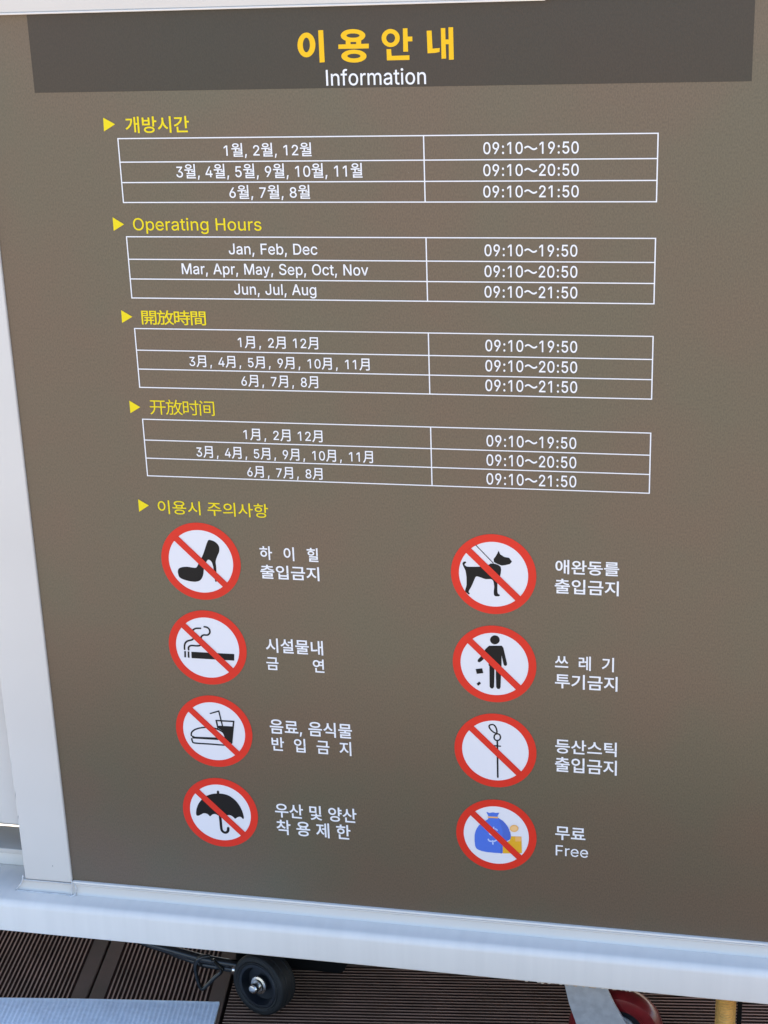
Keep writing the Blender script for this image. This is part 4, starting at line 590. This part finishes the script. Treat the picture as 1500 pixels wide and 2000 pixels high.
SIGNS = [["shoe",0.0612,-0.4477],["cig",0.0612,-0.5676],["food",0.0612,-0.6886],["umbrella",0.0612,-0.8107],["dog",0.4347,-0.447],["litter",0.4347,-0.5676],["stick",0.4347,-0.6887],["money",0.4347,-0.812]]
TABLES = [[0.0784,0.0514,0.0278,0.0046],[-0.0358,-0.0627,-0.0864,-0.1095],[-0.147,-0.1739,-0.1976,-0.2207],[-0.2614,-0.2883,-0.3119,-0.3351]]

# --- lettering
_font_cache = {}


def cjk_outline(ch):
    """outline of a Korean or Chinese character from Blender's own built-in typeface"""
    if ch in _font_cache:
        return _font_cache[ch]
    c = bpy.data.curves.new("glyph", 'FONT')
    c.body = ch
    c.size = 1.0
    o = bpy.data.objects.new("glyph", c)
    scene.collection.objects.link(o)
    dg = bpy.context.evaluated_depsgraph_get()
    cu = o.to_curve(dg)
    rings = []
    for s in cu.splines:
        bp = list(s.bezier_points)
        n = len(bp)
        out = []
        for i in range(n):
            a, b = bp[i], bp[(i + 1) % n]
            p0, p1, p2, p3 = a.co, a.handle_right, b.handle_left, b.co
            ln = (p3 - p0).length
            if ln < 1e-5:
                continue
            out.append((p0.x, p0.y))
            dev = max(abs((p1 - p0).cross(p3 - p0).z), abs((p2 - p0).cross(p3 - p0).z)) / ln
            k = 1 if dev < 0.003 else 4
            for j in range(1, k):
                t = j / k
                q = p0 * (1 - t) ** 3 + p1 * 3 * t * (1 - t) ** 2 + p2 * 3 * t * t * (1 - t) + p3 * t ** 3
                out.append((q.x, q.y))
        if len(out) > 2:
            rings.append(out)
    o.to_curve_clear()
    bpy.data.objects.remove(o)
    bpy.data.curves.remove(c)
    _font_cache[ch] = rings
    return rings


def measure_em():
    xs = []
    for s in ("이", "이이"):
        r = cjk_outline(s)
        xs.append(max(p[0] for q in r for p in q))
    return xs[1] - xs[0]


EM = measure_em()                    # advance of one full-width character


def is_cjk(ch):
    return ord(ch) > 0x2E00


def tilde():
    up, lo = [], []
    n = 16
    for i in range(n + 1):
        t = i / n
        x = 50 + t * 620
        y = 250 + 62 * math.sin(2 * math.pi * t)
        dy = 62 * 2 * math.pi * math.cos(2 * math.pi * t) / 620
        l = math.hypot(1, dy)
        up.append((x - dy / l * 30, y + 30 / l))
        lo.append((x + dy / l * 30, y - 30 / l))
    return [lo + up[::-1]]


def layout(text, space, bold):
    """-> list of (char, rings in em units), advance; em = full-width box"""
    x = 0.0
    out = []
    for ch in text:
        if ch == ' ':
            x += space
            continue
        if ch == '~':
            rings = [[(px / 700, py / 700) for px, py in r] for r in tilde()]
            adv = 720 / 700
        elif is_cjk(ch):
            rings = [[(px / EM, py / EM) for px, py in r] for r in cjk_outline(ch)]
            adv = 1.0
        else:
            a, rr = GLYPHS[ch]
            rings = [[(px / 700, py / 700) for px, py in r] for r in rr]
            adv = a / 700 + 0.006
            if ch == ',':
                adv += 0.05
                if '月' in text:              # full-width style comma, set apart
                    x += 0.2
            if ch == ':':
                x += 0.055
                adv += 0.055
        big = max(rings, key=lambda r: abs(ring_area(r)))
        s = 1 if ring_area(big) > 0 else -1
        d = 0.0115 * bold * s * (1.2 if is_cjk(ch) else 1.0)
        clean = []
        for r in rings:
            q = []
            for p in r:
                if not q or math.hypot(p[0] - q[-1][0], p[1] - q[-1][1]) > 0.008:
                    q.append(p)
            if math.hypot(q[0][0] - q[-1][0], q[0][1] - q[-1][1]) < 0.008:
                q.pop()
            if len(q) > 2:
                clean.append(q)
        rings = [embolden(r, d) for r in clean]
        out.append((ch, [[(px + x, py) for px, py in r] for r in rings]))
        x += adv
    return out


INKS = {'w': INK_W, 'y': INK_Y}
for (text, x0, x1, yb, yt, col, bold, name, spaced) in TEXT_LINES:
    def ext(items):
        xs = [p[0] for _, rs in items for r in rs for p in r]
        return min(xs), max(xs)
    items = layout(text, 0.42 if '月' in text else 0.28, bold)
    cj = [r for ch, rs in items if is_cjk(ch) for r in rs]
    ref = cj or [r for ch, rs in items if ch.isupper() or ch.isdigit() for r in rs]
    ly, hy = min(p[1] for r in ref for p in r), max(p[1] for r in ref for p in r)
    if not cj:
        ly, hy = 0.0, 509 / 700
    sy = (yt - yb) / (hy - ly)
    if spaced:                       # letterspaced line: keep glyph width, widen the gaps
        nsp = text.count(' ')
        a, b = ext(items)
        want = (x1 - x0) / (sy * 0.93)
        items = layout(text, 0.28 + (want - (b - a)) / nsp, bold)
    a, b = ext(items)
    sx = (x1 - x0) / (b - a)
    groups = [items] if text != '금 연' else [[it] for it in items]     # two lone characters far apart
    for g in groups:
        F = Flat()
        for ch, rs in g:
            F.shapes([[(x0 + (px - a) * sx, yb + (py - ly) * sy) for px, py in r] for r in rs], LAY * 2)
        F.build(name, INKS[col])
F = Flat()
for i, g in enumerate(TITLE):
    F.fill(g, LAY * 2 + 0.00003 * (i % 4))
F.build("title_lettering", INK_T, "bold golden yellow Korean title")
for t in TRIANGLES:
    F = Flat()
    F.fill([t], LAY * 2)
    F.build("heading_arrow", INK_Y)

# --- the four ruled tables
XM = 0.36133
for rows in TABLES:
    F = Flat()
    t, tw = 0.00080, 0.0007
    for y in rows:
        F.rect(-tw, 0.62 + tw, y - t * 0.8, y + t * 0.8, LAY * 2)
    for x in (0.0, XM, 0.62):
        F.rect(x - tw, x + tw, rows[3] - t * .8, rows[0] + t * .8, LAY * 2 + 0.00004)
    F.build("hours_table_lines", INK_W)

# --- prohibition symbols
CODE = {'k': 3, 'b': 4, 'B': 5, 'g': 6, 'o': 7, 'O': 8, 'l': 9}
SYM = {'shoe': 'high heeled shoe', 'cig': 'smoking cigarette', 'food': 'burger and drink', 'umbrella': 'open umbrella', 'dog': 'dog on a leash',
       'litter': 'figure dropping litter', 'stick': 'hiking stick', 'money': 'blue money bag and gold coins'}
RO, RI = 0.0525, 0.0426


def circ(cx, cy, r, n=64):
    return [(cx + r * math.cos(2 * math.pi * k / n), cy + r * math.sin(2 * math.pi * k / n)) for k in range(n)]


for key, cx, cy in SIGNS:
    F = Flat()
    F.fill([circ(cx, cy, RI + 0.0006)], LAY * 1.2, 0)
    F.fill([circ(cx, cy, RO), circ(cx, cy, RI)[::-1]], LAY * 2, 1)
    for k, s in enumerate(PICTURES[key]):
        z = LAY * 2 + 0.00004 * (k + 1)
        if s[0] == 'p':
            F.fill([s[2]], z, CODE[s[1]])
        else:
            F.stroke(s[2], s[3] * 1.2, z, CODE[s[1]], bool(s[4]))
            if not s[4]:
                for e in (s[2][0], s[2][-1]):
                    F.fill([circ(e[0], e[1], s[3] * 0.6, 12)], z + 0.00001, CODE[s[1]])
    c45 = math.sqrt(0.5)
    hw, L = 0.0044, 0.0435
    bar = [(cx + c45 * (a * L) + c45 * b, cy - c45 * (a * L) + c45 * b) for a, b in ((-1, -hw), (1, -hw), (1, hw), (-1, hw))]
    F.fill([bar], LAY * 3.6, 1)
    F.build("prohibition_symbol", [INK_C, INK_R, INK_W, INK_K, INK_B, INK_B2, INK_G, INK_O, INK_O2, INK_L], "red ring and slash over " + SYM[key])

# ------------------------------------------------------------------ frame of the stand
bm = bmesh.new()
box(bm, -0.2335, PX0 - 0.0006, -0.9405, 0.30, -0.03, 0.004, 0.0016)
post = bm_obj("frame_post", bm, PAINT2, cart, smooth=True, sharp=40, label="wide white left post beside the brown panel")
for (x, y0, y1, lean) in ((-0.2328, -0.769, -0.745, 0.0009), (-0.2332, -0.815, -0.800, 0.0005), (-0.2330, -0.845, -0.838, 0.0004), (-0.190, -0.9165, -0.9150, 0)):
    bm = bmesh.new()
    vs = [bm.verts.new(W(x + a, b, 0.0043)) for a, b in ((0.0002, y0), (0.0010, (y0 + y1) / 2), (0.0012 + lean, y1), (0.0003 + lean, (y0 + y1) / 2 + 0.002))]
    bm.faces.new(vs)
    bm_obj("scratch_mark", bm, SCRATCH, post)
bm = bmesh.new()
box(bm, PX1 + 0.0006, 0.91, -0.9405, 0.30, -0.03, 0.004, 0.0016)
bm_obj("frame_post", bm, PAINT2, cart, smooth=True, sharp=40)

# bottom rail: proud lip, front face, left end splayed over the beam
bm = bmesh.new()
def prism(bm, prof, x0a, x1a, skew=0.0):
    """profile of (y, z) between x0 and x1; skew shifts the left end by height below the top"""
    top = max(p[0] for p in prof)
    A = [bm.verts.new(W(x0a - skew * (top - y), y, z)) for y, z in prof]
    B = [bm.verts.new(W(x1a, y, z)) for y, z in prof]
    n = len(prof)
    for i in range(n):
        bm.faces.new((A[i], B[i], B[(i + 1) % n], A[(i + 1) % n]))
    bm.faces.new(A[::-1])
    bm.faces.new(B)
prism(bm, [(-0.9588, -0.028), (-0.9588, 0.0050), (-0.9570, 0.0035), (-0.9545, 0.0028), (-0.9450, 0.0028), (-0.9428, 0.0044), (-0.9412, 0.0044), (-0.9408, -0.028)], -0.2368, 0.90, 0.72)
rail = bm_obj("bottom_rail", bm, PAINT2, cart, smooth=True, sharp=35)
bm = bmesh.new()
box(bm, PX0, PX1, -0.9410, -0.9380, -0.01, 0.0040, 0.0006, 2)
bm_obj("glazing_lip", bm, PAINT, rail)
bm = bmesh.new()                       # sealant beads round the foot of the post
def bead(pts, r):
    tube(bm, smooth_path([W(*p) for p in pts], 5), r, 8)
bead([(-0.2362, -0.934, 0.0042), (-0.2385, -0.945, 0.0050), (-0.2480, -0.9575, 0.0062)], 0.0009)
bead([(-0.2480, -0.9582, 0.0068), (-0.225, -0.9586, 0.0070), (-0.19, -0.9585, 0.0068), (-0.168, -0.9587, 0.0072), (-0.1655, -0.9590, 0.0105), (-0.1630, -0.9586, 0.0072), (-0.158, -0.9570, 0.0062)], 0.0011)
bead([(-0.1600, -0.9572, 0.0060), (-0.1570, -0.9500, 0.0058), (-0.1590, -0.9420, 0.0050)], 0.0008)
bead([(-0.1636, -0.9360, 0.0040), (-0.1628, -0.9430, 0.0052), (-0.1638, -0.9500, 0.0056), (-0.1650, -0.9585, 0.0070)], 0.0009)
bead([(-0.2350, -0.9412, 0.0050), (-0.215, -0.9416, 0.0050), (-0.195, -0.9408, 0.0050), (-0.1640, -0.9412, 0.0050)], 0.0006)
bm_obj("sealant_bead", bm, mat("clear_sealant", (0.62, 0.61, 0.60), 0.3, noise=0.3, nscale=120), rail, smooth=True)

# top rail
bm = bmesh.new()
box(bm, -0.2335, 0.4985, 0.2215, 0.30, 0.0042, 0.0105, 0.0012)
tr = bm_obj("top_rail", bm, PAINT2, cart, smooth=True, sharp=35)
bm = bmesh.new()
box(bm, PX0, 0.4985, 0.2192, 0.2215, 0.0004, 0.0120, 0.0006, 2)
bm_obj("rail_lip", bm, PAINT, tr)
bm = bmesh.new()
box(bm, PX0, PX1, 0.2198, 0.30, -0.02, 0.0036)
bm_obj("upper_panel", bm, HEADER, cart)

# big bottom beam of rounded square tube
bm = bmesh.new()
def roundrect(y0, y1, z0, z1, rt, rb, n=7):
    out = []
    for cy, cz, a0, r in ((y1 - rt, z1 - rt, 0, rt), (y0 + rb, z1 - rb, 90, rb), (y0 + rb, z0 + rb, 180, rb), (y1 - rt, z0 + rt, 270, rt)):
        for k in range(n + 1):
            a = R(a0 + 90 * k / n)
            out.append((cy + r * math.cos(a), cz + r * math.sin(a)))
    return out
rr = roundrect(-1.0073, -0.9590, -0.075, 0.0365, 0.0100, 0.0030)
prism(bm, rr, -0.75, 0.93)
beam = bm_obj("bottom_beam", bm, PAINT, cart, smooth=True, sharp=50, label="long white bottom beam faintly streaked with dirt")
bm = bmesh.new()                       # lumps of rusty weld under the beam by the caster
for k in range(46):
    x = random.choice((random.uniform(0.474, 0.500), random.uniform(0.505, 0.575), random.uniform(0.575, 0.635)))
    r = random.uniform(0.0008, 0.0022) * (1.0 if x < 0.58 else 0.6)
    mtx = Matrix.Translation(W(x, -1.0072 + random.uniform(-0.0006, 0.0004), 0.0345 + random.uniform(-0.002, 0.0005))) @ Matrix.Diagonal((1.7, 1, 0.7, 1))
    bmesh.ops.create_icosphere(bm, subdivisions=1, radius=r, matrix=mtx)
bm_obj("weld_seam", bm, mat("weld_paint", (0.60, 0.55, 0.47), 0.5, noise=1.0, nscale=90, col2=(0.46, 0.27, 0.12)), beam, smooth=True)

# white side panel and its sill, left of the post
bm = bmesh.new()
box(bm, -0.75, -0.2345, -0.8616, 0.30, -0.034, -0.010, 0.0012)
bm_obj("side_panel", bm, PAINT2, cart, smooth=True, sharp=40, label="plain white panel left of the post")
bm = bmesh.new()
box(bm, -0.75, -0.236, -0.9588, -0.932, -0.115, -0.054, 0.0015)
sill = bm_obj("side_sill", bm, PAINT, cart, smooth=True, sharp=40)
bm = bmesh.new()
box(bm, -0.75, -0.2358, -0.9375, -0.9295, -0.110, -0.050, 0.0015)
bm_obj("sill_cap", bm, PAINT2, sill, smooth=True, sharp=40)
bm = bmesh.new()
box(bm, -0.75, 0.915, -0.929, 0.30, -0.135, -0.112, 0.001)
bm_obj("sun_block_back", bm, PAINT2, cart)  # unseen board added behind, widened to keep sun off the ledge
bm = bmesh.new()
box(bm, -0.76, 0.92, 0.3004, 0.318, -0.14, 0.014, 0.003)
bm_obj("sun_block_cap", bm, PAINT2, cart, smooth=True, sharp=40)  # unseen lid added to stop sun leaking down between the panels
bm = bmesh.new()
box(bm, -0.775, -0.7504, -1.007, 0.318, -0.14, 0.004, 0.002)
bm_obj("end_panel", bm, PAINT2, cart, smooth=True, sharp=40)
bm = bmesh.new()
box(bm, -0.75, 0.93, -1.004, -0.962, -0.62, -0.0755, 0.003)
bm_obj("shade_platform", bm, PAINT, cart, smooth=True, sharp=40)  # unseen deep base, added to shade the deck underneath

# caster with red wheel
CX, CY, CR = 0.592, -1.1135, 0.064
bm = bmesh.new()
axis = (0, -1, 0)
ctr = W(CX, CY, -0.024)
lathe(bm, [(-0.016, 0.041), (-0.016, 0.053), (-0.0145, 0.0585), (-0.009, 0.0625), (0, 0.064), (0.009, 0.0625), (0.0145, 0.0585), (0.016, 0.053), (0.016, 0.045), (0.0135, 0.0435), (0.0135, 0.040)], ctr, axis, 64)
caster = empty("caster", None, None)
scene.collection.objects.unlink(caster)
bpy.data.objects.remove(caster)
bm2 = bmesh.new()
def plate_fork(bm, z0, z1):
    prof = [(0.5190, -1.0132), (0.5225, -1.0200), (0.5310, -1.0600), (0.5420, -1.0950), (0.5620, -1.1200), (0.5900, -1.1290), (0.6150, -1.1200), (0.6190, -1.1030), (0.6050, -1.0800), (0.5900, -1.0520), (0.5800, -1.0280), (0.5770, -1.0132)]
    A = [bm.verts.new(W(x, y, z0)) for x, y in prof]
    B = [bm.verts.new(W(x, y, z1)) for x, y in prof]
    n = len(prof)
    bm.faces.new(A)
    bm.faces.new(B[::-1])
    for i in range(n):
        bm.faces.new((A[i], A[(i + 1) % n], B[(i + 1) % n], B[i]))
plate_fork(bm2, 0.0035, 0.0000)
plate_fork(bm2, -0.0480, -0.0515)
box(bm2, 0.5180, 0.5780, -1.0135, -1.0105, -0.055, 0.006)
fork = bm_obj("caster_fork", bm2, ZINC, cart, label="galvanised steel caster fork")
bmesh.ops.recalc_face_normals(bm, faces=bm.faces)
tyre = bm_obj("caster_tyre", bm, REDW, fork, smooth=True, sharp=35, label="red caster tyre")
bm = bmesh.new()
lathe(bm, [(-0.0121, 0.029), (-0.0121, 0.0400), (0.0085, 0.0400), (0.0085, 0.029)], ctr, axis, 48)
bm_obj("wheel_core", bm, RIM, fork, smooth=True, sharp=35)
bm = bmesh.new()
lathe(bm, [(-0.012, 0.0), (-0.012, 0.0288), (0.0105, 0.0288), (0.0110, 0.026), (0.008, 0.024), (0.008, 0.018), (0.013, 0.014), (0.013, 0.0)], ctr, axis, 48)
bm_obj("caster_hub", bm, ZINC, fork, smooth=True, sharp=35)
bm = bmesh.new()
box(bm, 0.51, 0.60, -1.0105, -1.0079, -0.062, 0.012, 0.0008, 2)
bm_obj("mounting_plate", bm, ZINC, fork)

# threaded levelling bolt with foot, black rod behind it
bm = bmesh.new()
prof = [(0, 0.0)]
h = 0.0
prof.append((0, 0.0105))
while h < 0.135:
    prof += [(h + 0.0014, 0.0132), (h + 0.0022, 0.0132), (h + 0.0036, 0.0110), (h + 0.0040, 0.0110)]
    h += 0.0040
prof.append((h, 0.0))
lathe(bm, prof, W(0.7349, -1.0079, 0.012), (0, 0, -1), 28)
bolt = bm_obj("levelling_bolt", bm, BRASS, cart, smooth=True, sharp=50, label="yellow zinc threaded levelling bolt")
bm = bmesh.new()
lathe(bm, [(0, 0), (0, 0.014), (0.012, 0.014), (0.020, 0.030), (0.030, 0.031), (0.030, 0)], W(0.7349, -FL + 0.0305, 0.012), (0, 0, -1), 32)
bm_obj("bolt_foot", bm, RIM, bolt, smooth=True, sharp=40)
bm = bmesh.new()
box(bm, 0.7500, 0.7560, -FL + 0.001, -1.0072, -0.004, 0.004, 0.001, 2)
bm_obj("support_rod", bm, DULL, cart)

# ------------------------------------------------------------------ folded hand trolley under the stand
WR = 0.0455
psi, tilt = 0.372, -0.1225
u = Vector((math.cos(psi), 0, math.sin(psi)))
n0 = Vector((-math.sin(psi), 0, math.cos(psi)))
v = Vector((0, 1, 0)) * math.cos(tilt) + n0 * math.sin(tilt)
nb = u.cross(v)
nrm = Vector((nb.x, -nb.z, nb.y))          # outward face normal in world
wc = W(0.0753, -1.1315, -0.060)
trolley = empty("folding_hand_trolley", "black folding hand trolley with small rubber wheel lying under the white stand", "hand trolley", (0.06, 0.10, 0))
bm = bmesh.new()
lathe(bm, [(0.0, 0.0335), (0.0006, 0.036), (-0.0004, 0.0368), (0.0004, 0.038), (0.0, 0.0425), (-0.0018, 0.0448), (-0.005, 0.0458), (-0.0095, 0.0459), (-0.0100, 0.0452), (-0.0112, 0.0452), (-0.0117, 0.0460), (-0.0225, 0.0460), (-0.0230, 0.0452), (-0.0242, 0.0452), (-0.0247, 0.0459), (-0.0300, 0.0456), (-0.0330, 0.0445), (-0.0345, 0.042), (-0.0345, 0.030)], wc, nrm, 72)
wheel = bm_obj("wheel_tyre", bm, RUBBER, trolley, smooth=True, sharp=30, label="black rubber tyre facing the viewer")
bm = bmesh.new()
lathe(bm, [(-0.0005, 0.0335), (0.0004, 0.0325), (0.0002, 0.0285), (-0.0045, 0.0268), (-0.0130, 0.0248), (-0.0135, 0.0120), (-0.0060, 0.0108), (-0.0052, 0.0)], wc, nrm, 64)
bm_obj("wheel_rim", bm, RIM, wheel, smooth=True, sharp=35)
bm = bmesh.new()
lathe(bm, [(-0.006, 0.0125), (-0.0030, 0.0130), (-0.0022, 0.0098), (0.0004, 0.0092), (0.0008, 0.0062), (0.0050, 0.0060), (0.0060, 0.0074), (0.0100, 0.0072), (0.0120, 0.0056), (0.0136, 0.0)], wc, nrm, 32)
bm_obj("axle_bolt", bm, CHROME, wheel, smooth=True, sharp=35)
bm = bmesh.new()
hub_back = wc - nrm * 0.040
tube(bm, [W(-0.30, -1.052, -0.115), W(-0.088, -1.0935, -0.082), W(-0.016, -1.1075, -0.080), W(0.045, -1.121, -0.090)], 0.0066, 14)
tube(bm, [W(-0.30, -1.075, -0.135), W(-0.0122, -1.1215, -0.085), W(0.035, -1.1275, -0.088)], 0.0050, 12)
tube(bm, [W(-0.06, -1.066, -0.13), W(0.06, -1.092, -0.11)], 0.005, 12)
tube(bm, [W(-0.06, -1.066, -0.17), W(0.10, -1.10, -0.20)], 0.005, 12)
bm_obj("trolley_frame", bm, BLACKM, trolley, smooth=True, sharp=40)
bm = bmesh.new()
loop = [W(0.0020, -1.098, -0.074), W(-0.010, -1.0975, -0.068), W(-0.0185, -1.109, -0.068), W(-0.0200, -1.127, -0.070), W(-0.0175, -1.148, -0.072), W(-0.0140, -1.1555, -0.073), W(-0.009, -1.1525, -0.074), W(0.004, -1.138, -0.076), W(0.0165, -1.1245, -0.078), W(0.011, -1.113, -0.076), W(0.006, -1.104, -0.074)]
tube(bm, smooth_path(loop, 5), 0.0031, 10)
bm_obj("wire_loop", bm, BLACKM, trolley, smooth=True)
bm = bmesh.new()
tube(bm, [hub_back + nrm * 0.035, hub_back - nrm * 0.26], 0.0035, 12)
bm_obj("axle_rod", bm, CHROME, trolley, smooth=True)
bm = bmesh.new()
box(bm, 0.020, 0.19, -1.150, -1.070, -0.30, -0.125, 0.012)
bm_obj("trolley_platform", bm, DULL, trolley, smooth=True, sharp=40)
bm = bmesh.new()
tube(bm, [W(0.030, -1.123, -0.082), W(0.052, -1.128, -0.092)], 0.0075, 16)
bm_obj("axle_sleeve", bm, CHROME, trolley, smooth=True, sharp=40)

# ------------------------------------------------------------------ pale ribbed sheet on the deck
bm = bmesh.new()
U0, U1, V0, V1, TH = -1.2, -0.0065, 0.0115, 0.50, 0.005
nu = 680
cols = []
for i in range(nu + 1):
    uu = U0 + (U1 - U0) * i / nu
    ph = (i % 4) / 4 * 2 * math.pi
    hh = TH + 0.0009 * math.sin(ph + 0.5 * math.sin(i * 0.05))
    col = []
    for vv, dh in ((V0 - 0.0004, -TH + 0.0006), (V0, 0.0006), (V0 + 0.0016, 0.0012), (V0 + 0.0034, 0.0006), (V0 + 0.007, 0.0), (V0 + 0.15, 0.0), (V1, 0.0)):
        if dh < -0.001:
            hgt = 0.0006
        else:
            hgt = hh + dh if vv > V0 + 0.004 else TH + dh
        wob = 0.0012 * math.sin(uu * 9.0) * (1 if vv < V0 + 0.01 else 0)
        col.append(bm.verts.new(D(uu, vv + wob, hgt)))
    cols.append(col)
for a, b in zip(cols, cols[1:]):
    for k in range(len(a) - 1):
        bm.faces.new((a[k], b[k], b[k + 1], a[k + 1]))
last = cols[-1]
low = [bm.verts.new((p.co.x, p.co.y, 0.0006)) for p in last[1:]]
for k in range(1, len(last) - 1):
    bm.faces.new((last[k], low[k - 1], low[k], last[k + 1]))
sheet = bm_obj("ribbed_sheet", bm, FILM, None, smooth=True, sharp=50)
sheet["label"] = "pale blue ribbed sheet lying flat on the brown deck in front of the trolley"
sheet["category"] = "sheet"
